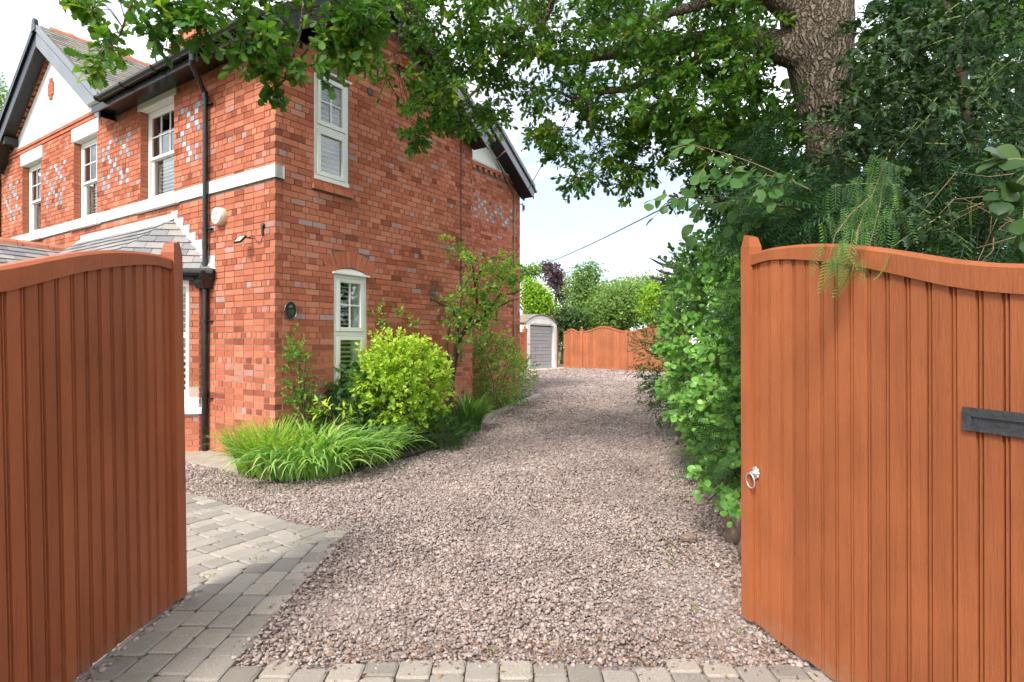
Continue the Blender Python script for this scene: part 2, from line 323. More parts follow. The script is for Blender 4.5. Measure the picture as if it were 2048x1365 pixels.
def brickwork(key, a_lo, a_hi, ncourse, holes, top=None, owner=0, closer=True, patches=(), z0=0.0):
    for j in range(ncourse):
        zb = z0 + j*CE; zm = zb + CE/2
        header = (j % 4 == 3)
        lo = a_lo + (0 if (j % 2 == owner) else (BD + JT if owner < 2 else 0)); hi = a_hi
        if top:
            r = top(zb + CE)
            if r is None: continue
            lo = max(lo, r[0]); hi = min(hi, r[1])
            if hi - lo < .05: continue
        segs = [(lo, hi)]
        for h in holes:
            if zm > h[2] and zm < h[3]: segs = cutlist(segs, h[0], h[1])
        pt = [p for p in patches if p[2] < zm < p[3]]
        for s0, s1 in segs:
            a = s0; first = True; k = 0
            while a < s1 - .02:
                inp = [p for p in pt if p[0] <= a < p[1]]
                Lb = HD if (header or inp) else ST
                if first:
                    ph = (j % 2)*HD if not header else HD/2
                    off = (a - a_lo - (HD*(j % 2) if not header else HD/2)) % Lb
                    Lb = Lb - off
                    if Lb < .05: Lb += HD
                    first = False
                e = min(a + Lb, s1)
                if s1 - e < .04: e = s1
                rr = random.random(); kind = 0
                if header and random.random() < .06: rr = random.uniform(.94, 1.0)
                elif rr > .92: rr = random.uniform(.4, .9) if random.random() < .5 else rr
                if inp:
                    i = int(round((a - inp[0][0])/HD*1.0)); 
                    if (i + j) % 6 == 0 or (i - j) % 6 == 0: kind = 1
                    elif random.random() < .3: rr = random.uniform(.55, .85)
                cand.append((key, a + JT/2, e - JT/2, zb + JT/2, zb + CE - JT/2, random.uniform(-.0015, .003), rr, kind))
                a = e; k += 1
    return
patchF = [(1.62, 2.36, 4.27, 5.09), (3.82, 5.05, 4.27, 5.12), (6.50, 7.66, 4.27, 5.09), (9.05, 9.85, 4.27, 5.09)]
NCF = 66
def gF(z):      # front: full width to the eaves; in the gable the brick only edges the white panel
    return (0, LY)
gab_c, gab_hw, gab_top = 7.25, 2.82, 7.42       # front gable centre, half width at the eaves, apex of the wall
SPF = .70
def frontgable(z):
    hw = (gab_top - z)/SPF
    return None if hw < .1 else (gab_c-hw, gab_c+hw)
holesF = [(a0, a1, b0-.02, b1+.21) for a0, a1, b0, b1 in winF] + [(-1, 20, 3.676, 3.85)] + [(w_[0]-.1, w_[1]+.1, 5.335, 5.56) for w_ in winF] + [(1.60, 5.0, -.1, 2.62), (0, 0, 0, 0)]
brickwork('F', 0, LY, NCF, holesF, None, 0, patches=patchF)
# side wall with its gable
SG = (1.97, 6.62)                                # apex of the brick
def sidegable(z):
    if z <= 5.30: return (0, LX)
    hw = (SG[1]-z)/.66
    return None if hw < .12 else (max(0, SG[0]-hw), min(LX, SG[0]+hw))
archS = (.87, 1.62)
holesS = [(w_[0], w_[1], w_[2]-.02, w_[3]+.0) for w_ in winS] + [(-.01, .123, 3.676, 3.85), (.56, 1.25, 3.66, 3.83), (.90, 1.60, 2.60, 2.85), (.57, 1.23, 5.36, 5.62)]
brickwork('S', 0, LX, 78, holesS, sidegable, 1)
brickwork('W', WX0, WX1, 66, [(WX0-1, 7.62, 5.82, 8)], lambda z: (WX0, WX1) if z < 5.70 else (WX0, min(WX1, WX1-(z-5.42)/.66)), 0, patches=[(6.1, 7.83, 4.53, 4.97)])
PL = {'F': PF, 'S': PS, 'W': PW}
# walls behind the bricks (mortar face), with openings
def wallmesh(name, P, a0, a1, ztop, holes, depth, extra=None, face=-.0075, back=None):
    m = MB(); zs = sorted(set([-.3, ztop] + [h[2] for h in holes] + [h[3] for h in holes]))
    for z0_, z1_ in zip(zs[:-1], zs[1:]):
        zm = (z0_+z1_)/2; segs = [(a0, a1)]
        for h in holes:
            if h[2] < zm < h[3]: segs = cutlist(segs, h[0], h[1])
        for s0, s1 in segs: m.boxP(P, s0, s1, z0_, z1_, -depth, face)
    if extra: extra(m)
    return m.build(name, M['mortar'], house)
front_wall = wallmesh('front_wall', PF, .0075, LY-.02, 5.60, winF + [(2.3, 4.3, .5, 2.45)], .26)
side_wall = wallmesh('side_wall', PS, .27, LX-.01, 5.28, winS, .26, lambda m: m.extP(PS, [(.27, 5.281), (LX-.01, 5.281), (LX-.01, 5.30), (SG[0], SG[1]+.10), (.27, 5.36)], -.26, -.0075))
wing_wall = wallmesh('wing_wall', PW, WX0, WX1-.0, 5.68, [], .26, lambda m: m.extP(PW, [(WX0, 5.681), (WX1-.01, 5.681), (6.2, 7.02), (WX0, 6.0)], -.26, -.0075))
WALL = {'F': front_wall, 'S': side_wall, 'W': wing_wall}
# the bricks that show largest are objects of their own, the rest one mesh of real bricks per wall
def screen_area(c):
    P = PL[c[0]]; pts = []
    Mx = Matrix.Translation((CX, CY, 0)) @ Matrix.Rotation(HZ, 4, 'Z')
    for a, b in ((c[1], c[3]), (c[2], c[3]), (c[2], c[4]), (c[1], c[4])):
        p = Mx @ Vector(P(a, b, 0)); 
        pts.append((p.x/p.y, (p.z-EYE)/p.y))
    A = 0
    for i in range(4):
        x1, y1 = pts[i]; x2, y2 = pts[(i+1) % 4]; A += x1*y2-x2*y1
    if abs(pts[0][0]) > .88 or abs(pts[0][1]) > .58: return 0
    return abs(A)/2
vis = []
for i, c in enumerate(cand):
    k, a0, a1, b0, b1 = c[:5]
    hid = (k == 'F' and (b1 < .35 or a0 > 1.5)) or (k == 'S' and (b1 < 1.25 or (a0 > .75 and b1 < 1.7) or b1 > 5.0)) or k == 'W' or c[7]
    vis.append((0 if hid else screen_area(c), i))
vis.sort(reverse=True); single = set(i for s_, i in vis[:296] if s_ > 0)
brick_cache = {}
rest = {'F': MB(), 'S': MB(), 'W': MB()}; blue = {'F': MB(), 'S': MB(), 'W': MB()}
for i, c in enumerate(cand):
    k, a0, a1, b0, b1, pr, rr, kind = c; P = PL[k]
    j = lambda: random.uniform(-.0012, .0012)
    if i in single:
        L = round(a1-a0, 3); key = (k, L)
        if key not in brick_cache:
            m = MB(); m.boxP(P, -L/2, L/2, -(b1-b0)/2, (b1-b0)/2, -BD, 0); brick_cache[key] = m.mesh('brick', M['brick'])
        o = new_obj('brick', brick_cache[key], WALL[k], P((a0+a1)/2, (b0+b1)/2, pr))
        o.rotation_euler = (random.uniform(-.004, .004), random.uniform(-.004, .004), random.uniform(-.004, .004))
    else:
        m = blue[k] if kind else rest[k]
        q = [(a0+j(), b0+j()), (a1+j(), b0+j()), (a1+j(), b1+j()), (a0+j(), b1+j())]
        ends = 1 if True else 0
        pts = [P(x, y, -BD) for x, y in q] + [P(x, y, pr + j()) for x, y in q]
        m.add(pts, [(4, 5, 6, 7), (0, 1, 5, 4), (1, 2, 6, 5), (2, 3, 7, 6), (3, 0, 4, 7)], rr if not kind else random.random())
for k in 'FSW':
    tag(rest[k].build('brickwork', M['brick_attr'], WALL[k]), kind='stuff')
    if blue[k].f: tag(blue[k].build('blue_brickwork', M['blue_brick'], WALL[k]), kind='stuff')
# other walls that close the building
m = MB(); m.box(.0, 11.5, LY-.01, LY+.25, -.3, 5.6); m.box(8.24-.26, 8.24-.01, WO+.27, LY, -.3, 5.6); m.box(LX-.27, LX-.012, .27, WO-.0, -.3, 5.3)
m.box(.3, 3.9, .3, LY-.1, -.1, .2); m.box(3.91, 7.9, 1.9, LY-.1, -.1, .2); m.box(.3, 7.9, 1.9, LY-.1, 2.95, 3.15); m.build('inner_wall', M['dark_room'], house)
# string course, lintels, sills
m = MB()
segs = [(-.02, 1.50), (1.61, LY)]
m.extP(PF, [(-.022, 3.681), (LY, 3.681), (LY, 3.848), (-.022, 3.848)], -.1, .022)
m.boxP(PS, -.0, .123, 3.681, 3.848, -.09, .022); m.build('string_course', M['white_stone'], house)
for a0, a1, b0, b1 in winF:
    m = MB(); m.extP(PF, [(a0-.07, b1), (a1+.08, b1), (a1+.08, b1+.24), (a0-.07, b1+.24)], -.10, .012); m.extP(PF, [(a0, b1-.012), (a1, b1-.012), (a1, b1-.001), (a0, b1-.001)], -.11, .0); m.build('lintel', M['white_stone'], house)
    m = MB(); m.extP(PF, [(a0-.16, 3.70), (a1+.10, 3.70), (a1+.10, 3.80), (a0-.16, 3.80)], -.02, .085); m.boxP(PF, a0-.16, a1+.10, 3.661, 3.70, .0, .075); m.build('window_sill', M['white_stone'], house)
# chamfered jamb bricks (smooth rubbed brick reveals)
for a0, a1, b0, b1 in winF:
    n = int((b1-b0)/CE)
    for s_, e in ((a1, 1), (a0, -1)):
        m = MB()
        for j_ in range(n):
            z_ = b0 + .01 + j_*CE
            m.boxP(PF, min(s_, s_-e*.006), max(s_, s_-e*.006), z_+JT/2, z_+CE-JT/2, -.105, -.004, random.random())
        tag(m.build('jamb_brickwork', M['red_brick'], house), kind='stuff')
def fan_arch(P, cx, half, zs, rise, depth, n, parent):
    r = (half*half + rise*rise)/(2*rise); zc = zs + rise - r; a_max = math.asin(half/r)*1.14
    for i in range(n):
        t0 = -a_max + 2*a_max*i/n + .006; t1 = -a_max + 2*a_max*(i+1)/n - .006
        q = [(cx+math.sin(t0)*r, zc+math.cos(t0)*r), (cx+math.sin(t1)*r, zc+math.cos(t1)*r), (cx+math.sin(t1)*(r+depth), zc+math.cos(t1)*(r+depth)), (cx+math.sin(t0)*(r+depth), zc+math.cos(t0)*(r+depth))]
        m = MB(); m.extP(P, q, -.10, random.uniform(.001, .005), random.random()); m.build('arch_brick', M['red_brick'], parent)
fan_arch(PS, 1.245, .33, 2.55, .10, .235, 10, side_wall)
fan_arch(PS, .90, .32, 5.365, .09, .235, 10, side_wall)
m = MB()
for i in range(4):
    a0 = .56+.173*i; m.extP(PS, [(a0+.004, 3.665), (a0+.169, 3.665), (a0+.169, 3.735), (a0+.004, 3.735)], -.06, .045, random.random())
    m.extP(PS, [(a0+.004, 3.74), (a0+.169, 3.74), (a0+.169, 3.825), (a0+.004, 3.825)], -.1, .004, random.random())
m.build('brick_sill', M['red_brick'], house)
# ---- windows
def slats(P, a0, a1, b0, b1, o, parent, mat, pitch=.055, tilt=.018):
    n = int((b1-b0)/pitch)
    for i in range(n):
        z_ = b0 + (i+.5)*(b1-b0)/n; m = MB()
        m.add([P(a0, z_-tilt*.8, o+.022), P(a1, z_-tilt*.8, o+.022), P(a1, z_+tilt*.8, o-.022), P(a0, z_+tilt*.8, o-.022),
               P(a0, z_-tilt*.8+.007, o+.022), P(a1, z_-tilt*.8+.007, o+.022), P(a1, z_+tilt*.8+.007, o-.022), P(a0, z_+tilt*.8+.007, o-.022)],
              [(0, 3, 2, 1), (4, 5, 6, 7), (0, 1, 5, 4), (1, 2, 6, 5), (2, 3, 7, 6), (3, 0, 4, 7)])
        m.build('slat', mat, parent)
def frame_rect(m, P, a0, a1, b0, b1, w_, o0, o1, wb=None):
    wb = wb or w_
    m.boxP(P, a0, a0+w_, b0, b1, o0, o1); m.boxP(P, a1-w_, a1, b0, b1, o0, o1)
    m.boxP(P, a0+w_, a1-w_, b1-w_, b1, o0, o1-.001); m.boxP(P, a0+w_, a1-w_, b0, b0+wb, o0, o1-.001)
def pane(P, a0, a1, b0, b1, o, parent):
    m = MB(); m.boxP(P, a0, a1, b0, b1, o-.004, o); m.build('pane', M['glass'], parent)
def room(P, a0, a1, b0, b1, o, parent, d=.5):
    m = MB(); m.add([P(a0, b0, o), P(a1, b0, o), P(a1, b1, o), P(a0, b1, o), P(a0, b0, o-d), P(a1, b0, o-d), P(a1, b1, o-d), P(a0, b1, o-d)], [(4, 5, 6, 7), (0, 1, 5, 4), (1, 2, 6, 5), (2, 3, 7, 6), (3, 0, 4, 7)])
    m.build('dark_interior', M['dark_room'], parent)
def sash_window(a0, a1, b0, b1, P=PF, mat=M['frame_white'], o=-.115):
    m = MB(); frame_rect(m, P, a0+.008, a1-.008, b0, b1-.012, .055, o-.06, o, .05)
    wnd = m.build('sash_window', mat, house)
    i0, i1 = a0+.063, a1-.063; mid = b0 + (b1-b0)*.47
    m = MB(); frame_rect(m, P, i0, i1, mid, b1-.067, .042, o-.04, o-.012)
    ww = (i1-i0-.084)
    for k in (1, 2): m.boxP(P, i0+.042+ww*k/3-.009, i0+.042+ww*k/3+.009, mid+.042, b1-.109, o-.036, o-.016)
    zc = (mid+.042+b1-.109)/2; m.boxP(P, i0+.042, i1-.042, zc-.009, zc+.009, o-.037, o-.0165); m.build('upper_sash', mat, wnd)
    m = MB(); frame_rect(m, P, i0, i1, b0+.05, mid+.03, .042, o-.075, o-.045, .07); m.build('lower_sash', mat, wnd)
    zz = [mid+.042, zc-.009, zc+.009, b1-.109]
    for k in range(3):
        for q in (0, 2):
            s0 = i0+.042+ww*k/3+(.009 if k else 0); s1 = i0+.042+ww*(k+1)/3-(.009 if k < 2 else 0)
            pane(P, s0, s1, zz[q], zz[q+1], o-.026, wnd)
    pane(P, i0+.042, i1-.042, b0+.12, mid-.012, o-.06, wnd)
    slats(P, i0+.05, i1-.05, b0+.06, b0+.60, o-.15, wnd, M['shutter'], .06, .006)
    m = MB(); frame_rect(m, P, i0+.0, i1, b0+.05, b0+.66, .045, o-.165, o-.135); m.build('shutter_frame', M['shutter'], wnd)
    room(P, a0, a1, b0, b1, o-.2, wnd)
for q in winF: sash_window(*q)
def side_window(a0, a1, b0, b1, mid, archtop):
    P = PS; o = -.012; mat = M['frame_cream']
    m = MB(); frame_rect(m, P, a0, a1, b0, b1-.03, .05, o-.07, o)
    m.boxP(P, a0+.05, a1-.05, mid-.03, mid+.03, o-.07, o-.002); wnd = m.build('side_window', mat, house)
    if archtop:
        c = (a0+a1)/2; h = (a1-a0)/2; pts = [(c-h*math.cos(t), b1-.028+.085*math.sin(t)) for t in [math.pi*k/12 for k in range(13)]]
        m = MB(); m.extP(P, pts, -.08, -.006); m.build('arched_head', mat, wnd)
    m = MB(); m.boxP(P, a0-.03, a1+.035, b1-.032, b1-.006, -.02, .035); m.build('drip_moulding', mat, wnd)
    m = MB(); m.boxP(P, a0+.0, a1, b0-.02, b0+.03, -.05, .012); m.build('bottom_rail', mat, wnd)
    i0, i1 = a0+.055, a1-.055
    m = MB(); frame_rect(m, P, i0, i1, mid+.035, b1-.085, .058, o-.05, o+.012)
    c = (i0+i1)/2; z0_, z1_ = mid+.093, b1-.143; zc = (z0_+z1_)/2
    m.boxP(P, c-.011, c+.011, z0_, z1_, o-.03, o-.006); m.boxP(P, i0+.058, i1-.058, zc-.011, zc+.011, o-.031, o-.0065); m.build('upper_casement', mat, wnd)
    m = MB(); frame_rect(m, P, i0, i1, b0+.055, mid-.035, .058, o-.05, o+.012); m.build('lower_casement', mat, wnd)
    for s0, s1 in ((i0+.058, c-.011), (c+.011, i1-.058)):
        for t0, t1 in ((z0_, zc-.011), (zc+.011, z1_)): pane(P, s0, s1, t0, t1, o-.02, wnd)
    pane(P, i0+.058, i1-.058, b0+.113, mid-.093, o-.02, wnd)
    slats(P, i0+.03, i1-.15 if archtop else i1-.03, b0+.08, b1-.1, o-.075, wnd, M['shutter'], .066, .013 if archtop else .003)
    m = MB(); m.boxP(P, i0, i0+.035, b0+.05, b1-.06, o-.10, o-.055)
    m.boxP(P, i1-.16 if archtop else i1-.035, i1, b0+.05, b1-.06, o-.10, o-.055); m.build('shutter_frame', M['shutter'], wnd)
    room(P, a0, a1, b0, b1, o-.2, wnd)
side_window(.60, 1.20, 3.83, 5.36, 4.555, False)
side_window(.94, 1.55, .62, 2.57, 1.685, True)
# ---- front gable: white panel, brick border, corbel, diamond
m = MB(); zb = 5.735
m.extP(PF, [(gab_c-(7.36-zb)/SPF+.12, zb), (gab_c+(7.36-zb)/SPF-.12, zb), (gab_c, 7.26)], -.1, .006)
m.extP(PF, [(gab_c-gab_hw, 5.605), (gab_c+gab_hw, 5.605), (gab_c, 7.55)], -.25, -.02); m.build('gable_panel', M['render'], house)
m = MB()
for z_, o_, h_ in ((5.59, .018, .06), (5.66, .035, .06)):
    a = gab_c-2.25
    while a < gab_c+2.9:
        m.boxP(PF, a+.004, a+ST-.004, z_, z_+h_, -.05, o_, random.random()); a += ST
for sgn in (-1, 1):          # toothed border under the barge
    for j_ in range(18):
        z_ = zb + j_*CE; hw = (7.36 - z_)/SPF
        if hw < .12: continue
        a1_ = gab_c + sgn*hw; a0_ = gab_c + sgn*(hw-.115-(.045 if j_ % 2 else 0))
        m.boxP(PF, min(a0_, a1_), max(a0_, a1_), z_+.006, z_+CE-.006, -.05, .05, random.random())
m.build('gable_border_brickwork', M['red_brick'], house)
dpat = [1, 2, 2, 3, 2, 2, 1]; dcol = MB(); gd = empty('x'); bpy.data.objects.remove(gd)
for j_, n_ in enumerate([1, 2, 2, 2, 1]):
    z_ = 6.38 + j_*CE
    for k in range(n_):
        a0 = 7.29 - n_*HD/2*1.15 + k*HD*1.15; m = MB(); m.boxP(PF, a0+.004, a0+HD*1.15-.004, z_+.004, z_+CE-.004, -.02, .03, random.random()); m.build('brick', M['red_brick'], front_wall)
# ---- roofs
def slope_prism(name, pts, thick, mat, parent):
    n = len(pts); nrm = (Vector(pts[1])-Vector(pts[0])).cross(Vector(pts[2])-Vector(pts[0])).normalized()
    if nrm.z < 0: nrm = -nrm
    m = MB(); q = [Vector(p) for p in pts] + [Vector(p)-nrm*thick for p in pts]
    m.add(q, [tuple(range(n)), tuple(range(n, 2*n))] + [(i, (i+1) % n, n+(i+1) % n, n+i) for i in range(n)]); return m.build(name, mat, parent)
E_Z = 5.50
main_roof = slope_prism('roof', [(-.42, -.36, E_Z), (-.42, 4.5, E_Z), (1.97, 7.2, 7.05), (1.97, -.36, 7.05)], .05, M['slate_attr'], house)
slope_prism('roof', [(1.97, -.36, 7.05), (1.97, 10.8, 7.05), (4.45, 10.8, 5.42), (4.45, -.36, 5.42)], .05, M['slate_attr'], house)
slope_prism('roof', [(3.9, 1.12, 5.30), (6.2, 1.12, 7.1), (6.2, 9.5, 7.1), (3.9, 9.5, 5.30)], .05, M['slate_attr'], house)
slope_prism('roof', [(6.2, 1.12, 7.1), (8.50, 1.12, 5.55), (8.50, 9.5, 5.55), (6.2, 9.5, 7.1)], .05, M['slate_attr'], house)
RG = 7.72                                        # front gable ridge height
gable_roof = slope_prism('gable_roof', [(-.27, gab_c, RG), (4.6, gab_c, RG), (4.6, gab_c-2.95, RG-2.95*SPF), (-.27, gab_c-2.95, RG-2.95*SPF)], .05, M['slate_attr'], house)
slope_prism('gable_roof', [(-.27, gab_c, RG), (4.6, gab_c, RG), (4.6, gab_c+3.0, RG-3.0*SPF), (-.27, gab_c+3.0, RG-3.0*SPF)], .05, M['slate_attr'], house)
def clip_poly(poly, n, d):
    o = []
    for i in range(len(poly)):
        p, q = poly[i], poly[(i+1) % len(poly)]; a, b = p[0]*n[0]+p[1]*n[1]-d, q[0]*n[0]+q[1]*n[1]-d
        if a >= 0: o.append(p)
        if (a >= 0) != (b >= 0):
            t = a/(a-b); o.append((p[0]+(q[0]-p[0])*t, p[1]+(q[1]-p[1])*t))
    return o
def slating(poly3, eave_a, eave_b, up_pt, width, gauge, emit, th=.007, lift=.016):
    """courses of slates on a convex roof plane; emit(MB) gets one slate each"""
    A = Vector(eave_a); ex = (Vector(eave_b)-A).normalized(); U = Vector(up_pt)-A; ey = (U - ex*U.dot(ex)).normalized(); nz_ = ex.cross(ey)
    if nz_.z < 0: nz_ = -nz_
    P2 = [((Vector(p)-A).dot(ex), (Vector(p)-A).dot(ey)) for p in poly3]
    ar = sum(P2[i][0]*P2[(i+1) % len(P2)][1]-P2[(i+1) % len(P2)][0]*P2[i][1] for i in range(len(P2)))
    if ar < 0: P2 = P2[::-1]
    x0 = min(p[0] for p in P2); x1 = max(p[0] for p in P2); y1 = max(p[1] for p in P2); y0 = min(p[1] for p in P2)
    j_ = 0; y = y0
    while y < y1:
        x = x0 - width*(.5 if j_ % 2 else 0) - random.uniform(0, .03)
        while x < x1:
            wv = width*random.uniform(.94, 1.06); e = random.uniform(-.006, .006)
            q = [(x+.003, y-.006+e), (x+wv-.003, y-.006+e), (x+wv-.003, y+gauge*1.15), (x+.003, y+gauge*1.15)]
            for i in range(len(P2)):
                a, b = P2[i], P2[(i+1) % len(P2)]; n = (-(b[1]-a[1]), b[0]-a[0]); l = math.hypot(*n)
                if l < 1e-6: continue
                n = (n[0]/l, n[1]/l); q = clip_poly(q, n, n[0]*a[0]+n[1]*a[1])
                if len(q) < 3: break
            if len(q) >= 3:
                f = lambda p, h: A + ex*p[0] + ey*p[1] + nz_*(h + lift*(1-(p[1]-y)/(gauge*1.15)) + .002)
                n_ = len(q); dv = random.uniform(0, .003); m = MB()
                m.add([f(p, dv) for p in q] + [f(p, th+dv) for p in q], [tuple(range(n_))[::-1], tuple(range(n_, 2*n_))] + [(i, (i+1) % n_, n_+(i+1) % n_, n_+i) for i in range(n_)], random.random()); emit(m)
            x += wv
        y += gauge; j_ += 1
allm = MB()
def collect(m): allm.add(m.v, m.f, m.a[0])
zr = RG-2.9*SPF
slating([(-.25, gab_c-2.9, zr), (3.0, gab_c-2.9, zr), (3.0, gab_c-.05, RG-.03), (-.25, gab_c-.05, RG-.03)], (-.25, gab_c-2.9, zr), (3.0, gab_c-2.9, zr), (-.25, gab_c-.05, RG), .25, .155, collect)
tag(allm.build('slating', M['slate_attr'], gable_roof), kind='stuff')
for i in range(13):                               # clay ridge tiles
    m = MB(); x0_ = -.05+.36*i; prof = [(.15, -.10), (.12, -.01), (.04, .045), (-.04, .045), (-.12, -.01), (-.15, -.10)]
    for xx, hh in ((x0_, 0), ):
        vs_ = [(xx, gab_c+a, RG+b+.03) for a, b in prof] + [(xx+.355, gab_c+a, RG+b+.03) for a, b in prof]
        m.add(vs_, [(k, k+1, 7+k, 6+k) for k in range(5)] + [tuple(range(6)), tuple(range(6, 12))])
        vs_ = [(xx+.31, gab_c+a*1.12, RG+b*1.12+.045) for a, b in prof] + [(xx+.365, gab_c+a*1.12, RG+b*1.12+.045) for a, b in prof]
        m.add(vs_, [(k, k+1, 7+k, 6+k) for k in range(5)] + [tuple(range(6)), tuple(range(6, 12))])
    m.build('ridge_tile', M['terracotta'], gable_roof)
# ---- bargeboards
def barge(P, pts, o, drop, mat=M['black_gloss'], cap=.10, gap=.065):
    """pts: lower edge (foot, apex, foot) on the wall plane"""
    for a, b in ((pts[0], pts[1]), (pts[1], pts[2])):
        mat = M['barge_glare'] if (a[0] < b[0]) and ((P is PF) == (a == pts[0])) or (P is not PF and a == pts[1]) else M['black_gloss']  # right-hand slopes get the paler colour with sky glare painted in
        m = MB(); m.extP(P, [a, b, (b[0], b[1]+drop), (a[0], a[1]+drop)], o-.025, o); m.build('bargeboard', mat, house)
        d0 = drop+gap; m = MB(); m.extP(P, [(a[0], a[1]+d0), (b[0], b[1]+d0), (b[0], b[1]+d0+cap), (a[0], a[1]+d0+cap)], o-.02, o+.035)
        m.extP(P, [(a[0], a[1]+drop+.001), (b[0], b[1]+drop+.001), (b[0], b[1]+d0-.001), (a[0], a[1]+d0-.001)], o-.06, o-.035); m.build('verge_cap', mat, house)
        m = MB(); s_ = .05; m.extP(P, [(a[0], a[1]+s_), (b[0], b[1]+s_), (b[0], b[1]+s_+.02), (a[0], a[1]+s_+.02)], .0, o-.026); m.build('soffit', M['black_paint'], house)
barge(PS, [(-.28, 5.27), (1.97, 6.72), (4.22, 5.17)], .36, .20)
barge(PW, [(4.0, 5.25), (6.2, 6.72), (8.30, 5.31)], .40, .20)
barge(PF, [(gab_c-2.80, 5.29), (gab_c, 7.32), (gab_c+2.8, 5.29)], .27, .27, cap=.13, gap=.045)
m = MB(); m.extP(PF, [(gab_c-.10, 7.60), (gab_c+.10, 7.60), (gab_c+.07, 7.80), (gab_c, 7.86), (gab_c-.07, 7.80)], .255, .32); m.build('finial_block', M['black_gloss'], house)
m = MB(); m.boxP(PF, gab_c+1.85, gab_c+1.99, 5.80, 5.95, .0, .235); m.build('purlin_end', M['black_paint'], house)
# ---- wing gable: white panel, dentils
m = MB(); m.extP(PW, [(WX0, 5.845), (7.74, 5.845), (6.3, 6.86), (WX0, 6.86)], -.05, .012); m.build('gable_panel', M['render'], house)
m = MB(); m.boxP(PW, WX0, 7.80, 5.80, 5.843, -.05, .06); m.build('gable_ledge', M['lead'], house)
m = MB(); m.boxP(PW, WX0, 7.86, 5.735, 5.797, -.05, .05)
a = 5.9
while a < 7.85: m.boxP(PW, a, a+.115, 5.645, 5.734, -.05, .045, random.random()); a += .23
for j_ in range(12):
    z_ = 5.85 + j_*CE; a0 = 7.74-(z_-5.845)/.70; m.boxP(PW, a0-.02-(.04 if j_ % 2 else 0), a0+.20, z_+.005, z_+CE-.005, -.05, .035, random.random())
m.build('dentil_brickwork', M['red_brick'], house)
# ---- eaves: soffit, fascia, gutter, downpipes
m = MB(); m.boxP(PF, -.36, 4.43, 5.44, 5.47, .0, .36); m.boxP(PF, -.36, 4.43, 5.34, 5.46, .361, .385); m.build('fascia', M['black_gloss'], house)
def half_pipe(y0, y1, x, z, r, name='gutter'):
    m = MB(); seg = 10; prof = [(math.cos(math.pi+math.pi*k/seg)*r, math.sin(math.pi+math.pi*k/seg)*r) for k in range(seg+1)] + [(math.cos(2*math.pi-math.pi*k/seg)*(r-.006), math.sin(2*math.pi-math.pi*k/seg)*(r-.006)) for k in range(seg+1)]
    n = len(prof); vs_ = [(x+a, y0, z+b) for a, b in prof] + [(x+a, y1, z+b) for a, b in prof]
    m.add(vs_, [(k, (k+1) % n, n+(k+1) % n, n+k) for k in range(n)]); 
    m.add([(x+a, y0-.002, z+b) for a, b in prof[:seg+1]], [tuple(range(seg+1))]); m.add([(x+a, y1+.002, z+b) for a, b in prof[:seg+1]], [tuple(range(seg+1))])
    o = m.build(name, M['black_gloss'], house); smooth_by_angle(o, 50); return o
g = half_pipe(-.40, 4.03, -.45, 5.49, .062)
for yy in (.55, 1.14, 2.15, 3.11, 3.98):
    m = MB(); m.tube([(-.45+math.cos(t)*.068, yy, 5.49+math.sin(t)*.068) for t in [math.pi+math.pi*k/10 for k in range(11)]], .009, 6); m.build('bracket', M['black_gloss'], g)
DY = 1.545
m = MB(); m.tube([(-.45, 1.14, 5.43), (-.45, 1.14, 5.30), (-.445, 1.16, 5.26), (-.10, DY-.02, 5.02+.12), (-.062, DY, 5.08), (-.06, DY, 4.9), (-.06, DY, 2.66), (-.06, DY, 2.4), (-.06, DY, .02)], .036, 12)
dp = m.build('downpipe', M['black_gloss'], house); smooth_by_angle(dp, 50)
m = MB(); m.tube([(-.45, 1.14, 5.42), (-.45, 1.14, 5.29)], .045, 12); m.tube([(-.07, DY-.005, 5.13), (-.06, DY, 5.0)], .043, 12)
m.build('collar', M['black_gloss'], dp)
for zz_ in (4.95, 3.17, 2.33, 1.86, .76):
    m = MB(); m.tube([(-.06, DY, zz_-.02), (-.06, DY, zz_+.02)], .043, 12); m.boxP(PF, DY-.12, DY-.03, zz_-.008, zz_+.008, -.0, .05); m.build('pipe_clip', M['black_gloss'], dp)
m = MB(); hz = 2.46                                   # hopper box where the bay gutter meets the pipe
for z0_, z1_, s0, s1 in ((hz-.02, hz+.10, .13, .13), (hz-.14, hz-.021, .085, .125)):
    c0 = (-.10, DY-.03)
    m.hexa([(c0[0]-s0*.7, c0[1]-s0, z0_), (c0[0]+s0*.7, c0[1]-s0, z0_), (c0[0]+s0*.7, c0[1]+s0, z0_), (c0[0]-s0*.7, c0[1]+s0, z0_), (c0[0]-s1*.7, c0[1]-s1, z1_), (c0[0]+s1*.7, c0[1]-s1, z1_), (c0[0]+s1*.7, c0[1]+s1, z1_), (c0[0]-s1*.7, c0[1]+s1, z1_)])
m.build('hopper', M['black_gloss'], dp)
m = MB(); m.tube([(-.05, 10.2, 5.4), (-.05, 10.2, 3.3)], .04, 10); m.build('downpipe', M['black_paint'], house)
m = MB(); m.tube([(6.9, WO-.42, 6.16), (7.0, WO-.1, 6.05), (7.92, WO-.03, 5.4), (7.925, WO-.03, 5.25), (7.925, WO-.03, .2)], .02, 8); m.build('waste_pipe', material('pipe_brown', [(.3, (.2, .13, .10)), (.7, (.28, .2, .16))], .5), house)
m = MB(); m.tube([(1.70, -.01, 6.56), (1.76, -.012, 6.52), (1.775, -.012, 6.47), (1.755, -.012, 5.60)], .014, 6); m.build('cable', M['black_paint'], house)
m = MB(); m.tube([(3.825, -.010, 5.42), (3.825, -.010, 1.2)], .009, 6); m.build('cable', M['black_paint'], house)
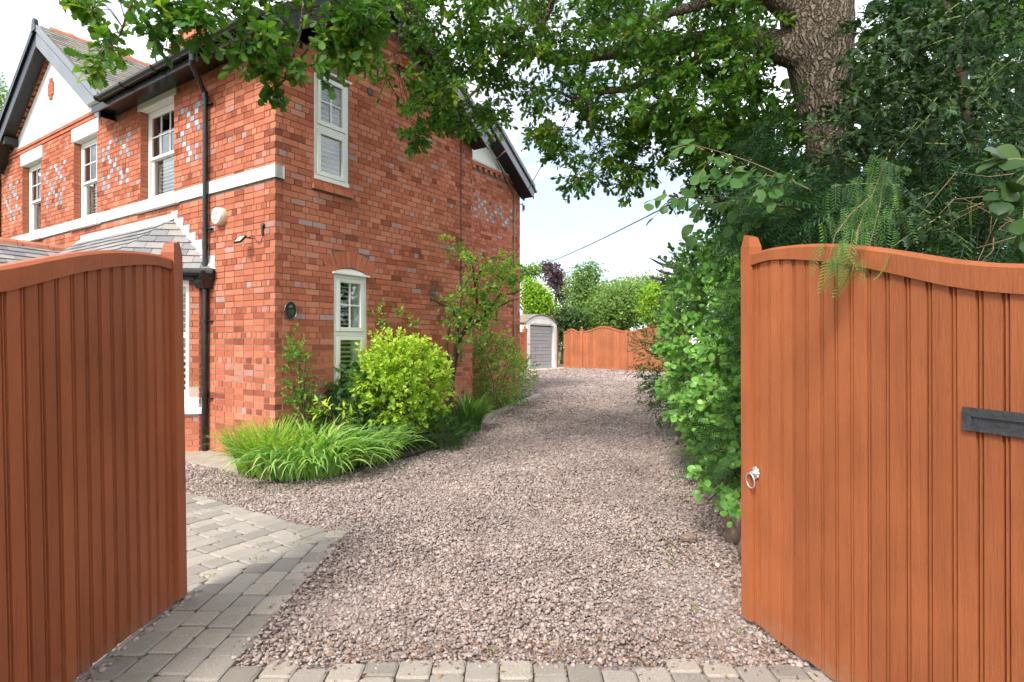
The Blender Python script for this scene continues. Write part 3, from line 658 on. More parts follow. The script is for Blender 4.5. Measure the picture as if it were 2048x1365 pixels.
m = MB(); m.lathe([(.0, 0), (.062, 0), (.062, .008), (.05, .012), (0, .008)], Matrix.Translation((1.61, -.003, 5.37)) @ Matrix.Rotation(R(90), 4, 'X')); m.build('air_vent', material('vent_brown', [(.3, (.05, .04, .045)), (.7, (.08, .065, .07))], .6), house)
# ---- canted bay and its slate roof
k2 = math.sqrt(.5)
B0 = (-.10, 1.62)
PB = lambda a, b, o: (B0[0]-k2*a-k2*o, B0[1]+k2*a-k2*o, b)
BL = 1.15
bay = empty('bay_window'); bay.parent = house
m = MB(); m.boxP(PB, -.03+.0, .135, .0, 2.62, -.2, -.0075); m.boxP(PB, .1351, BL-.02, 0, .53, -.2, -.0075); m.boxP(PB, .1351, BL-.02, 2.46, 2.62, -.2, -.0075); m.boxP(PB, BL-.13, BL, .531, 2.459, -.2, -.0075)
bx0, by0 = PB(BL, 0, 0)[:2]
m.box(bx0+.0075, bx0+.2, by0, by0+2.0, 0, 2.62); m.box(-.099, .05, 1.60, 1.66, 0, 2.62); bw = m.build('bay_wall', M['mortar'], bay)
def bay_bricks(a0, a1, z0_, z1_):
    j0 = int(math.ceil(z0_/CE-1e-6)); j_ = j0
    while (j_+1)*CE <= z1_+.03:
        a = a0; first = True
        while a < a1-.01:
            L = ST if (j_ % 2 == 0) else (HD if first else ST)
            e = min(a+L, a1)
            if a1-e < .05: e = a1
            m = MB(); m.boxP(PB, a+JT/2 if not first else a, e-(JT/2 if e < a1 else 0), j_*CE+JT/2, (j_+1)*CE-JT/2, -BD, random.uniform(0, .003)); m.build('brick', M['brick'], bay)
            a = e; first = False
        j_ += 1
bay_bricks(-.03, .135, .85, 2.50); bay_bricks(-.03, .55, 0, .50)
m = MB(); j_ = 0
while (j_+1)*CE < 2.62:
    m.boxP(PF, 1.597, 1.599, j_*CE+JT/2, (j_+1)*CE-JT/2, -.02, .116, random.random()); j_ += 1
m.build('bay_return_brickwork', M['red_brick'], bay)
m = MB(); m.extP(PB, [(-.045, .545), (BL, .545), (BL, .64), (-.045, .64)], -.1, .05); m.extP(PB, [(-.03, .641), (.14, .641), (.14, .77), (-.03, .77)], -.1, .006); m.extP(PB, [(.1401, .641), (BL, .641), (BL, .83), (.1401, .83)], -.1, -.03); m.build('bay_sill', M['white_stone'], bay)
m = MB(); m.extP(PB, [(-.03, 2.50), (BL, 2.50), (BL, 2.60), (-.03, 2.60)], -.1, .03); m.extP(PB, [(.136, 2.40), (BL, 2.40), (BL, 2.499), (.136, 2.499)], -.1, -.015); m.build('bay_head', M['frame_cream'], bay)
m = MB(); frame_rect(m, PB, .137, BL-.13, .831, 2.399, .05, -.1, -.035); m.boxP(PB, .187, BL-.18, 1.62, 1.70, -.1, -.04); bf = m.build('bay_sash', M['frame_white'], bay)
for z0_, z1_ in ((.88, 1.62), (1.70, 2.35)):
    m = MB(); m.boxP(PB, .187, BL-.18, z0_, z1_, -.075, -.07); m.build('pane', M['glass'], bay)
slat_par = bay
slats(PB, .20, .60, .89, 1.60, -.15, bay, M['shutter'], .082, .02); slats(PB, .20, .60, 1.70, 2.25, -.15, bay, M['shutter'], .082, .006)
m = MB(); m.boxP(PB, .15, .20, .84, 2.39, -.17, -.13); m.boxP(PB, .2, .6, 2.26, 2.39, -.17, -.13); m.build('shutter_frame', M['shutter'], bay)
m = MB(); m.add([PB(.14, .6, -.25), PB(BL, .6, -.25), PB(BL, 2.5, -.25), PB(.14, 2.5, -.25)], [(0, 1, 2, 3)]); m.build('dark_interior', M['dark_room'], bay)
bay_roof = empty('bay_roof'); bay_roof.parent = house
T = (0.0, 2.58, 3.43); W_ = (0.0, 1.40, 2.57); EW = PB(BL+.1, 2.57, .30); E_ = (-1.12, 2.52, 2.57); E2 = (-1.12, 5.3, 2.57); T2 = (0.0, 5.85, 3.43)
for pts in ((T, W_, E_), (T, E_, E2, T2)): slope_prism('roof_deck', pts, .03, M['black_paint'], bay_roof)
emit_s = lambda m: m.build('slate', M['slate'], bay_roof)
slating([W_, E_, T], W_, E_, T, .235, .155, emit_s, .008, .018); slating([E_, E2, T2, T], E_, E2, T, .26, .165, emit_s, .008, .018)
# lead: top flashing, hip flashing along the wall, stepped cover
def ribbon(P, pts, w_, o, mat, name, parent, n=18):
    pass
m = MB(); m.extP(PF, [(2.50, 3.415), (5.9, 3.415), (5.9, 3.53), (2.50, 3.53)], .0, .012)
m.hexa([(-.012, 2.5, 3.44), (-.012, 5.9, 3.44), (-.15, 5.75, 3.345), (-.15, 2.62, 3.345), (-.012, 2.5, 3.46), (-.012, 5.9, 3.46), (-.15, 5.75, 3.365), (-.15, 2.62, 3.365)]); m.build('flashing', M['lead'], bay_roof)
m = MB(); 
for i in range(7):
    t0 = i/7; t1 = (i+1)/7; f = lambda t: (2.60+(1.40-2.60)*t, 3.46+(2.57-3.46)*t)
    a, b = f(t0), f(t1); m.extP(PF, [(b[0], b[1]-.02), (a[0], a[1]-.02), (a[0], a[1]+.10), (b[0]-.02, a[1]+.10)], .0, .010+.002*(i % 2))
m.build('stepped_flashing', M['lead'], bay_roof)
m = MB(); a = Vector(T)+Vector((0, .03, .02)); b = Vector(W_)+Vector((0, -.02, .03)); d = Vector((-.13, .13, -.10))*.9; up = Vector((0, 0, .018))
m.hexa([a, b, b+d*.95, a+d, a+up, b+up, b+d*.95+up, a+d+up]); m.build('hip_flashing', M['lead'], bay_roof)
m = MB(); pts_ = [Vector((-.04, 1.36, 2.545)), Vector(E_)+Vector((-.03, -.03, -.03)), Vector(E2)+Vector((-.03, 0, -.03))]; m.tube(pts_, .055, 10); m.build('bay_gutter', M['black_paint'], bay_roof)
m = MB(); q0 = Vector((-.03, 1.45, 2.44)); q1 = Vector(E_)+Vector((.05, .02, -.13)); m.hexa([q0, q1, q1+Vector((.03, .03, 0)), q0+Vector((.03, .03, 0)), q0+Vector((0, 0, .1)), q1+Vector((0, 0, .1)), q1+Vector((.03, .03, .1)), q0+Vector((.03, .03, .1))]); m.build('bay_fascia', M['black_paint'], bay_roof)
# ---- porch roof beyond, with clay ridge
porch = empty('porch_roof'); porch.parent = house
PR0 = (0.0, 6.12, 3.27); PR1 = (-2.6, 6.12, 3.33); PE0 = (0.0, 4.95, 2.55); PE1 = (-2.6, 4.95, 2.6)
slope_prism('roof_deck', (PR0, PR1, PE1, PE0), .03, M['black_paint'], porch); slope_prism('roof_deck', (PR0, PR1, (-2.6, 7.3, 2.6), (0, 7.3, 2.55)), .03, M['slate_attr'], porch)
slating([PE0, PE1, PR1, PR0], PE0, PE1, PR0, .27, .165, lambda m: m.build('slate', M['slate'], porch), .008, .018)
for i in range(6):
    m = MB(); x0_ = -.02-.44*i; prof = [(.15, -.10), (.12, -.01), (.04, .045), (-.04, .045), (-.12, -.01), (-.15, -.10)]
    zc = 3.29+.06*i/6
    for xx, L, k_ in ((x0_, -.43, 1.0), (x0_-.38, -.05, 1.15)):
        vs_ = [(xx, 6.12+a*k_, zc+b*k_) for a, b in prof] + [(xx+L, 6.12+a*k_, zc+b*k_) for a, b in prof]
        m.add(vs_, [(k, k+1, 7+k, 6+k) for k in range(5)] + [tuple(range(6)), tuple(range(6, 12))])
    m.build('ridge_tile', M['terracotta'], porch)
# ---- chimney
ch = empty('chimney'); ch.parent = house; cxx, cyy = 1.95, 5.45
m = MB()
for j_ in range(16):
    z_ = 6.6+j_*CE; e = .0 if j_ < 9 else (.04 if j_ in (9, 12) else .08)
    if j_ > 13: e = .03
    for k in range(4):
        m.box(cxx-.32-e, cxx+.32+e, cyy-.42-e+k*(.84+2*e)/4+.004, cyy-.42-e+(k+1)*(.84+2*e)/4-.004, z_+.005, z_+CE-.005, random.uniform(.3, .9))
m.build('stack_brickwork', M['brick_attr'], ch)
m = MB(); m.box(cxx-.31, cxx+.31, cyy-.41, cyy+.41, 6.4, 7.94); m.build('stack_core', M['mortar'], ch)
for dy in (-.2, .2):
    m = MB(); m.lathe([(.14, 0), (.15, .05), (.115, .10), (.105, .30), (.14, .33), (.15, .40), (.11, .42), (.10, .38)], Matrix.Translation((cxx, cyy+dy, 7.95)), 14); smooth_by_angle(m.build('chimney_pot', M['terracotta'], ch), 40)
# concrete apron and base
m = MB(); m.boxP(PF, -.1, 6.0, -.10, .012, .0, .55); m.build('apron', M['concrete'], house)
# ================================================================ gates
def wood(name, c, rough=.5, spec=.22):
    a = [tuple(x*k for x in c) for k in (.82, .95, 1.0, 1.07)]
    m = material(name, [(.25, a[0]), (.42, a[1]), (.58, a[2]), (.78, a[3])], rough, 'noise', 3.0, detail=6, stretch=(5, 5, .5), bump=.35, bump_scale=22, speck=.06, speck_scale=160, spec=spec, big=.16, big_scale=1.6)
    t = m.node_tree; b = [n for n in t.nodes if n.type == 'BSDF_PRINCIPLED'][0]; l = b.inputs['Base Color'].links[0].from_socket
    oi = N(t, 'ShaderNodeObjectInfo'); mr = N(t, 'ShaderNodeMapRange'); mr.inputs['To Min'].default_value = .86; mr.inputs['To Max'].default_value = 1.08; t.links.new(oi.outputs['Random'], mr.inputs['Value'])
    co = N(t, 'ShaderNodeTexCoord'); sh = N(t, 'ShaderNodeCombineXYZ'); q = N(t, 'ShaderNodeMath', operation='MULTIPLY'); t.links.new(oi.outputs['Random'], q.inputs[0]); q.inputs[1].default_value = 53.0
    for i in range(3): t.links.new(q.outputs[0], sh.inputs[i])
    ad = N(t, 'ShaderNodeVectorMath', operation='ADD'); t.links.new(co.outputs['Object'], ad.inputs[0]); t.links.new(sh.outputs[0], ad.inputs[1])
    # knots, with the grain flowing round them
    vo = N(t, 'ShaderNodeTexVoronoi', feature='F1', Scale=2.1); mk = N(t, 'ShaderNodeMapping'); mk.inputs['Scale'].default_value = (1, 1, .62); t.links.new(ad.outputs[0], mk.inputs['Vector']); t.links.new(mk.outputs[0], vo.inputs['Vector'])
    kn = N(t, 'ShaderNodeMapRange'); kn.inputs['From Min'].default_value = .018; kn.inputs['From Max'].default_value = .045; kn.inputs['To Min'].default_value = .45; kn.inputs['To Max'].default_value = 1.0; t.links.new(vo.outputs['Distance'], kn.inputs['Value'])
    gz_ = N(t, 'ShaderNodeMapping'); gz_.inputs['Scale'].default_value = (55, 55, 1.3); t.links.new(ad.outputs[0], gz_.inputs['Vector'])
    n = N(t, 'ShaderNodeTexNoise', Scale=2.0, Detail=3.0, Distortion=1.2); t.links.new(gz_.outputs[0], n.inputs['Vector'])
    m2 = N(t, 'ShaderNodeMapRange'); m2.inputs['From Min'].default_value = .28; m2.inputs['From Max'].default_value = .42; m2.inputs['To Min'].default_value = .80; m2.inputs['To Max'].default_value = 1.0; t.links.new(n.outputs['Fac'], m2.inputs['Value'])
    p1_ = N(t, 'ShaderNodeMath', operation='MULTIPLY'); t.links.new(mr.outputs[0], p1_.inputs[0]); t.links.new(m2.outputs[0], p1_.inputs[1])
    p2_ = N(t, 'ShaderNodeMath', operation='MULTIPLY'); t.links.new(p1_.outputs[0], p2_.inputs[0]); t.links.new(kn.outputs[0], p2_.inputs[1])
    s_ = N(t, 'ShaderNodeVectorMath', operation='SCALE'); t.links.new(l, s_.inputs[0]); t.links.new(p2_.outputs[0], s_.inputs['Scale'])
    # splashed dirt and bare wood at the foot
    ge = N(t, 'ShaderNodeNewGeometry'); sp = N(t, 'ShaderNodeSeparateXYZ'); t.links.new(ge.outputs['Position'], sp.inputs[0]); n6 = N(t, 'ShaderNodeTexNoise', Scale=14.0, Detail=5.0); t.links.new(ge.outputs['Position'], n6.inputs['Vector'])
    m6 = N(t, 'ShaderNodeMath', operation='MULTIPLY_ADD'); t.links.new(n6.outputs['Fac'], m6.inputs[0]); m6.inputs[1].default_value = .45; t.links.new(sp.outputs['Z'], m6.inputs[2])
    r6 = N(t, 'ShaderNodeMapRange'); r6.inputs['From Min'].default_value = .20; r6.inputs['From Max'].default_value = .36; r6.inputs['To Min'].default_value = .55; r6.inputs['To Max'].default_value = 0; t.links.new(m6.outputs[0], r6.inputs['Value'])
    mm = N(t, 'ShaderNodeMix', data_type='RGBA'); t.links.new(r6.outputs[0], mm.inputs['Factor']); t.links.new(s_.outputs[0], mm.inputs['A']); mm.inputs['B'].default_value = (.30, .17, .10, 1)
    t.links.new(mm.outputs['Result'], b.inputs['Base Color']); return m
M['gate_wood'] = wood('stained_gate_wood', (.365, .112, .042))
M['gate_brown'] = wood('brown_gate_wood', (.33, .090, .034), .45, .3)
M['fence_wood'] = wood('stained_fence_wood', (.45, .155, .072), .6, .15)
M['iron'] = material('black_iron', [(.3, (.022, .024, .027)), (.7, (.055, .057, .06))], .5, 'noise', 25, bump=.5, bump_scale=80, spec=.5, dirt=((.16, .12, .07), 40, .62, .5))
M['zinc'] = material('zinc', [(.3, (.55, .56, .58)), (.7, (.70, .71, .72))], .35, 'noise', 20, metal=.7, bump=.2)
TOP = [(-.05, 2.035), (.05, 2.043), (.15, 2.047), (.25, 2.042), (.38, 2.030), (.507, 2.013), (.62, 1.992), (.73, 1.967), (.82, 1.942), (.92, 1.913), (1.02, 1.882), (1.12, 1.853), (1.24, 1.824), (1.36, 1.803), (1.5, 1.785), (1.65, 1.777), (1.8, 1.775)]
def interp(tab, x):
    for (a, b), (c, d) in zip(tab[:-1], tab[1:]):
        if x <= c: return b+(d-b)*(x-a)/(c-a)
    return tab[-1][1]
def under(a): return interp(TOP, a) - .076 - .022*min(1, max(0, (a-.1)/1.0)) + .014*math.exp(-((a-.2)/.25)**2)
def gate(name, origin, dirv, nrm, edges, label, mat, length=1.8, sag=0.0, stile=.075):
    g = empty(name, (origin[0], origin[1], 0), 0, label, 'gate', None)
    d = Vector((dirv[0], dirv[1], 0)).normalized(); n = Vector((nrm[0], nrm[1], 0)).normalized()
    P = lambda a, b, o: tuple(d*(a + sag*b) + Vector((0, 0, b)) + n*o)
    m = MB(); e = .012                                   # stile with a weathered, slightly coned top
    m.boxP(P, -.045, stile-.045, .03, 2.075, -.055, .022); zt = 2.075
    m.hexa([P(-.045, zt+.0005, -.055), P(stile-.045, zt+.0005, -.055), P(stile-.045, zt+.0005, .022), P(-.045, zt+.0005, .022), P(-.030, zt+.075, -.045), P(stile-.060, zt+.055, -.045), P(stile-.060, zt+.055, .012), P(-.030, zt+.075, .012)])
    m.build('stile', mat, g)
    m = MB(); tp = [(a, interp(TOP, a)) for a in [stile-.044+i*(length-.03)/26 for i in range(27)]]; lo = [(a, under(a)) for a, _ in tp][::-1]
    mid = [(a, (under(a)*.62+interp(TOP, a)*.38)+.02*math.sin(a*3)) for a, _ in tp]
    nn = len(tp)
    for i in range(nn-1):
        q = [lo[nn-1-i], lo[nn-2-i], tp[i+1], tp[i]]
        bt = .018
        vs_ = [P(q[0][0], q[0][1], -.055), P(q[1][0], q[1][1], -.055), P(q[2][0], q[2][1]-.0, -.055), P(q[3][0], q[3][1]-.0, -.055), P(q[0][0], q[0][1], .014), P(q[1][0], q[1][1], .014), P(q[2][0], q[2][1]-.014, .014), P(q[3][0], q[3][1]-.014, .014), P(q[2][0], q[2][1], -.004), P(q[3][0], q[3][1], -.004)]
        m.add(vs_, [(0, 3, 2, 1), (0, 1, 5, 4), (4, 5, 6, 7), (7, 6, 8, 9), (9, 8, 2, 3)] + ([(0, 4, 7, 9, 3)] if i == 0 else []) + ([(1, 2, 8, 6, 5)] if i == nn-2 else []))
    m.build('top_rail', mat, g)
    for i, (e0, e1) in enumerate(zip(edges[:-1], edges[1:])):        # tongue-and-groove boards, v-jointed with a bead
        gap = .0040; bead = .019; zl = random.uniform(.018, .03); o = random.uniform(-.0025, .0005); tw = random.uniform(-.002, .002)
        prof = [(e0+.0003, -.016), (e0+gap, -.013), (e0+gap+.003, .0), (e0+bead-.008, .0), (e0+bead-.006, -.012), (e0+bead-.001, -.012), (e0+bead+.002, .0), (e1-gap-.003, .0), (e1-gap, -.013), (e1-.0003, -.016), (e1-.0003, -.024), (e0+.0003, -.024)]
        m = MB(); k = len(prof)
        sh_ = .010 if abs(e1-.415) < .001 and 'ring' in label else 0
        lo_ = [P(a-sh_*(1 if a > (e0+e1)/2 else .6), zl, o_+o) for a, o_ in prof]; hi_ = [P(a, under(min(max(a, 0), 1.8))+.012, o_+o+tw) for a, o_ in prof]
        m.add(lo_ + hi_, [tuple(range(k))[::-1], tuple(range(k, 2*k))] + [(j, (j+1) % k, k+(j+1) % k, k+j) for j in range(k)]); m.build('plank', mat, g)
    m = MB()
    for z_ in (.25, 1.05, 1.62): m.boxP(P, .03, length-.05, z_, z_+.10, -.06, -.028)
    m.build('ledge_rail', mat, g)
    return g, P
eR = [.030, .065, .153, .242, .328, .4155, .420, .508, .593, .676, .761, .849, .941, 1.03, 1.121, 1.212, 1.297, 1.385, 1.47, 1.56, 1.65, 1.74]
eR = [.030, .065, .153, .242, .328, .415, .508, .593, .676, .761, .849, .941, 1.03, 1.121, 1.212, 1.297, 1.385, 1.47, 1.56, 1.65, 1.74]
gR, PR = gate('driveway_gate', (1.311, 3.14), (.144, -.575), (-.97, -.243), eR, 'orange-brown boarded gate with ring handle and black letter plate', M['gate_wood'])
eL = [.030, .10, .187, .264, .352, .435, .522, .606, .692, .776, .864, .949, 1.036, 1.124, 1.211, 1.30, 1.385, 1.47, 1.56, 1.65, 1.74]
gL, PLg = gate('driveway_gate', (-1.985, 3.40), (0, -1), (1, 0), eL, 'dark brown boarded gate standing in front of the bay window', M['gate_brown'], sag=.028, stile=.085)
# letter plate and ring handle on the bright gate
m = MB(); frame_rect(m, PR, 1.170, 1.48, 1.245, 1.325, .030, .001, .012, .018); lp = m.build('letter_plate', M['iron'], gR)
m = MB(); m.boxP(PR, 1.2, 1.45, 1.263, 1.306, -.002, .004); m.build('flap', M['iron'], lp)
m = MB(); c = (.052, .845)
Mh = Matrix.Translation(Vector((PR(c[0], c[1], .002)))) @ Vector((-.97, -.243, 0)).to_track_quat('Z', 'Y').to_matrix().to_4x4()
rose = []
for k in range(8):
    a = math.pi/4*k; r_ = .026
    m.lathe([(0, 0), (.011, 0), (.009, .005), (0, .007)], Mh @ Matrix.Translation((math.cos(a)*r_*.8, math.sin(a)*r_*.95, 0)), 8)
m.lathe([(0, .001), (.022, .001), (.02, .008), (.011, .016), (.012, .028), (0, .03)], Mh, 12); hd = m.build('ring_handle', M['zinc'], gR); smooth_by_angle(hd, 50)
m = MB(); cR = Vector(PR(c[0]-.006, c[1]-.042, .030)); dd = Vector((.144, -.575, 0)).normalized()
m.tube([cR + dd*math.sin(t)*.034 + Vector((0, 0, math.cos(t)*.040)) + Vector((-.97, -.243, 0))*(.004*math.cos(t)) for t in [2*math.pi*k/24 for k in range(25)]], .0042, 8, cap=False); smooth_by_angle(m.build('ring', M['zinc'], hd), 60)

# ================================================================ things fixed to the house
HM = Matrix.Translation((CX, CY, 0)) @ Matrix.Rotation(HZ, 4, 'Z')
def hw(x, y, z): return HM @ Vector((x, y, z))
alarm = empty('alarm_box', hw(0, 1.215, 3.315), HZ, 'round white alarm box beside the black downpipe', 'alarm box')
plast = material('alarm_white', [(.3, (.74, .72, .66)), (.7, (.80, .78, .72))], .4); cream = material('alarm_cream', [(.3, (.60, .52, .36)), (.7, (.66, .58, .42))], .5)
Mx_ = Matrix.Rotation(R(-90), 4, 'Y')
m = MB(); m.lathe([(.125, .0), (.125, .055), (.118, .06)], Mx_, 28); smooth_by_angle(m.build('base', cream, alarm), 40)
m = MB(); m.lathe([(.118, .0605), (.121, .075), (.112, .095), (.095, .103), (0, .106)], Mx_, 28); smooth_by_angle(m.build('cover', plast, alarm), 40)
ink = material('alarm_ink', [(.3, (.06, .07, .08)), (.7, (.10, .11, .12))], .6)
m = MB(); m.tube([(-.104, math.cos(t)*.084, math.sin(t)*.084) for t in [2*math.pi*k/32 for k in range(33)]], .0022, 4, cap=False); m.build('printed_ring', ink, alarm)
def text_on(body, size, loc, rot, mat, parent, name='lettering', ext=.001):
    c = bpy.data.curves.new(name, 'FONT'); c.body = body; c.size = size; c.align_x = 'CENTER'; c.align_y = 'CENTER'; c.extrude = ext
    c.materials.append(mat); o = new_obj(name, c, parent, loc); o.rotation_euler = rot
    bpy.context.view_layer.update(); me = bpy.data.meshes.new_from_object(o.evaluated_get(bpy.context.evaluated_depsgraph_get())); bpy.data.objects.remove(o)
    o = new_obj(name, me, parent, loc); o.rotation_euler = rot; return o
text_on('CHESTER', .033, (-.1065, 0, .022), (R(90), 0, R(-90)), ink, alarm)
for z_, n_ in ((-.008, 3), (-.030, 4), (-.052, 5)):
    m = MB(); a = -.045
    for k in range(n_):
        l_ = .09/n_*random.uniform(.55, .85); m.box(-.1075, -.1055, a, a+l_, z_-.005, z_+.004); a += .09/n_
    m.build('printed_line', ink, alarm)
fl = empty('floodlight', hw(0, .475, 2.94), HZ, 'small black floodlight with motion sensor on the sunlit brick wall', 'floodlight')
m = MB(); m.tube([(0, .0, 0), (-.12, .02, -.005)], .008, 6); m.build('arm', M['black_paint'], fl)
m = MB(); d_ = Matrix.Translation((-.16, .035, -.035)) @ Matrix.Rotation(R(42), 4, 'Y'); 
def mbox(m, Mt, sx, sy, sz): m.hexa([Mt @ Vector(p) for p in ((-sx, -sy, -sz), (sx, -sy, -sz), (sx, sy, -sz), (-sx, sy, -sz), (-sx, -sy, sz), (sx, -sy, sz), (sx, sy, sz), (-sx, sy, sz))])
mbox(m, d_, .012, .075, .062); m.build('housing', M['black_paint'], fl)
m = MB(); mbox(m, d_ @ Matrix.Translation((-.0135, 0, 0)), .001, .060, .048); m.build('lens', material('lens_white', [(.3, (.55, .55, .50)), (.7, (.62, .62, .57))], .3), fl)
m = MB(); m.lathe([(0, -.02), (.022, -.012), (.024, .0), (.018, .018), (0, .02)], Matrix.Translation((-.13, .0, -.105)), 12); m.build('sensor', plast, fl)
m = MB(); m.tube([(-.03, .03, -.01), (-.04, .02, .03), (-.03, -.04, .03), (-.012, -.10, -.05), (-.012, -.14, -.085), (-.012, -.19, -.07), (-.012, -.225, .0), (-.012, -.235, .06)], .004, 5); m.build('cable', M['black_paint'], fl)
jb = empty('junction_box', hw(0, .235, 3.08), HZ, 'small black junction box with a cable down to the floodlight', 'junction box')
m = MB(); m.lathe([(0, 0), (.03, 0), (.03, .03), (.026, .034), (0, .035)], Mx_, 14); m.build('lid', M['black_gloss'], jb)
m = MB(); m.tube([(-.016, 0, -.02), (-.016, .003, -.13)], .012, 8); m.build('conduit', M['black_paint'], jb)
pq = empty('house_number_plaque', hw(.223, 0, 1.972), HZ, 'oval dark metal house number plaque reading 28', 'plaque')
brz = material('bronze', [(.3, (.035, .035, .026)), (.7, (.075, .072, .05))], .35, metal=.6, bump=.3); bsil = material('worn_rim', [(.3, (.12, .12, .10)), (.7, (.30, .29, .26))], .32, metal=.75, bump=.3)
Mo = Matrix.Rotation(R(90), 4, 'X') @ Matrix.Diagonal((.78, 1.0, 1.0, 1.0))
m = MB(); m.lathe([(0, 0), (.122, 0), (.124, .010), (.115, .018), (.107, .011), (0, .010)], Mo, 36); o = m.build('plate', brz, pq); smooth_by_angle(o, 40)
m = MB(); m.tube([(math.cos(t)*.118*.78, -.016, math.sin(t)*.118) for t in [2*math.pi*k/40 for k in range(41)]], .007, 6, cap=False); smooth_by_angle(m.build('rim', bsil, pq), 60)
text_on('28', .085, (.006, -.012, -.022), (R(90), 0, 0), bsil, pq, ext=.003)
m = MB(); m.tube([(-.03, -.014, .045), (-.02, -.016, .06), (.0, -.017, .05), (.02, -.016, .06), (.035, -.014, .045)], .005, 6); m.tube([(.0, -.014, .04), (.004, -.017, .075)], .007, 6); m.build('crest', bsil, pq)
# television aerial on the chimney
ae = empty('television_aerial', hw(1.95, 5.45, 7.9), 0, 'grey television aerial on a slanting pole above the gutter', 'aerial')
al = material('aerial_metal', [(.3, (.22, .21, .20)), (.7, (.34, .33, .31))], .45, metal=.5)
pA = px(372, 97, 11.2); pB = px(327, 67, 10.6); b0 = px(318, 70, 10.5); b1 = px(398, 52, 10.9)
def rel(p): return p - ae.location
m = MB(); m.tube([rel(hw(1.95, 5.45, 7.3)), rel(pA), rel(pB)], .014, 6); m.build('pole', al, ae)
m = MB(); m.tube([rel(b0), rel(b1)], .010, 6); m.build('boom', al, ae)
bd = (b1-b0).normalized(); cr_ = bd.cross(Vector((0, 0, 1))).normalized(); upv = Vector((.2, -.4, .9)).normalized()
for k in range(17):
    c_ = b0 + (b1-b0)*(.08+.9*k/16); m = MB(); m.tube([rel(c_-cr_*.07), rel(c_+cr_*.07)], .004, 4); m.build('element', al, ae)
c_ = b0; m = MB(); rr0 = px(294, 62, 10.4); rr1 = px(311, 72, 10.45); hgt = Vector((0, 0, -.09))
for k in range(4): m.tube([rel(rr0+hgt*k/3), rel(rr1+hgt*k/3)], .005, 4)
for p in (rr0, (rr0+rr1)/2, rr1): m.tube([rel(p), rel(p+hgt)], .005, 4)
m.tube([rel((rr0+rr1)/2+hgt*.5), rel(b0)], .008, 5); m.build('reflector', al, ae)
m = MB(); m.tube([rel(b0+bd*.06), rel(b0+bd*.06+Vector((0, 0, -.08))), rel(b0+bd*.24+Vector((0, 0, -.08))), rel(b0+bd*.26)], .006, 5); m.build('clamp', al, ae)
# insulator bracket and overhead wires
ins = empty('insulator_bracket', hw(8.24, WO, 5.22), HZ, 'iron bracket with two grey insulators at the house corner', 'bracket')
gi = material('insulator_grey', [(.3, (.16, .20, .24)), (.7, (.24, .28, .33))], .3)
m = MB(); m.tube([(0, 0, 0), (.10, -.02, 0)], .012, 6); m.tube([(.10, -.02, .05), (.10, -.02, -.16), (.13, -.02, -.2)], .010, 6); m.build('arm', M['iron'], ins)
for z_ in (.12, -.14):
    m = MB(); m.lathe([(0, 0), (.034, 0), (.034, .04), (.024, .045), (.034, .05), (.034, .09), (.024, .095), (.034, .1), (.034, .13), (0, .135)], Matrix.Translation((.15, -.02, z_)), 12); m.build('insulator', gi, ins)
wm = material('wire_grey', [(.3, (.10, .10, .10)), (.7, (.16, .16, .16))], .6)
def wire(name, a, b, sag, label, r=.007):
    m = MB(); m.tube([a + (b-a)*(k/24) + Vector((0, 0, -sag*4*(k/24)*(1-k/24))) for k in range(25)], r, 6); return tag(m.build(name, wm), label, 'wire', 'overhead wires')
wire('telephone_wire', hw(8.39, WO-.02, 5.42), Vector((2.9, 4.0, 7.6)), .0, 'thin grey wire rising from the insulator at the house corner', .010)
wire('telephone_wire', px(1095, 526, 40), px(1450, 352, 13), .12, 'grey wire crossing the open sky above the rear trees', .024)

# ================================================================ garage, rear fence
GS = Vector((math.sin(R(33.2)), math.cos(R(33.2)), 0)); GN = Vector((GS.y, -GS.x, 0))
gz = ground(0, 25.8)
gar = empty('garage', (.775, 25.2, gz), HZ, 'small white garage with grey up-and-over door and curved roof', 'garage')   # local x along the front, -y outwards
PG = lambda a, b, o: (a, -o, b)
gw = material('garage_white', [(.3, (.66, .64, .58)), (.7, (.76, .75, .70))], .8, 'noise', 3, bump=.2, dirt=((.35, .30, .2), 2, .6, .5))
gd = material('garage_grey', [(.3, (.32, .33, .34)), (.7, (.40, .41, .42))], .45, 'noise', 2)
m = MB(); m.boxP(PG, -.26, -.02, 0, 2.02, -.2, .05); m.build('pier', gw, gar); m = MB(); m.boxP(PG, 2.16, 2.40, 0, 2.02, -.2, .05); m.build('pier', gw, gar)
arc = [(-.30+2.74*k/16, 2.08+.36*math.sin(math.pi*k/16)**.8) for k in range(17)]
m = MB(); m.extP(PG, [(-.30, 2.0)] + arc + [(2.44, 2.0)], -.1, .02); m.extP(PG, [(.1, 2.06), (2.0, 2.06), (1.75, 2.16), (.35, 2.16)], .02, .06); m.build('arched_fascia', gw, gar)
for k in range(12):
    z0_ = .02+1.93*k/12; m = MB(); m.extP(PG, [(-.02, z0_+.006), (2.16, z0_+.006), (2.16, z0_+1.93/12-.006), (-.02, z0_+1.93/12-.006)], -.12, -.08-.012*(k % 2)); m.build('door_panel', gd, gar)
m = MB(); m.boxP(PG, -.02, 2.16, 0, 2.0, -.16, -.135); m.build('door_back', M['black_paint'], gar)
m = MB(); m.lathe([(0, 0), (.03, 0), (.02, .04), (0, .05)], Matrix.Translation((1.05, .07, 1.0)) @ Matrix.Rotation(R(90), 4, 'X'), 10); m.build('door_handle', M['zinc'], gar)
roofm = material('garage_felt', [(.3, (.16, .13, .10)), (.7, (.28, .24, .19))], .9, 'noise', 5, bump=.5)
m = MB(); k_ = len(arc); a2 = [(-.36, 2.05)] + arc + [(2.5, 2.05)]
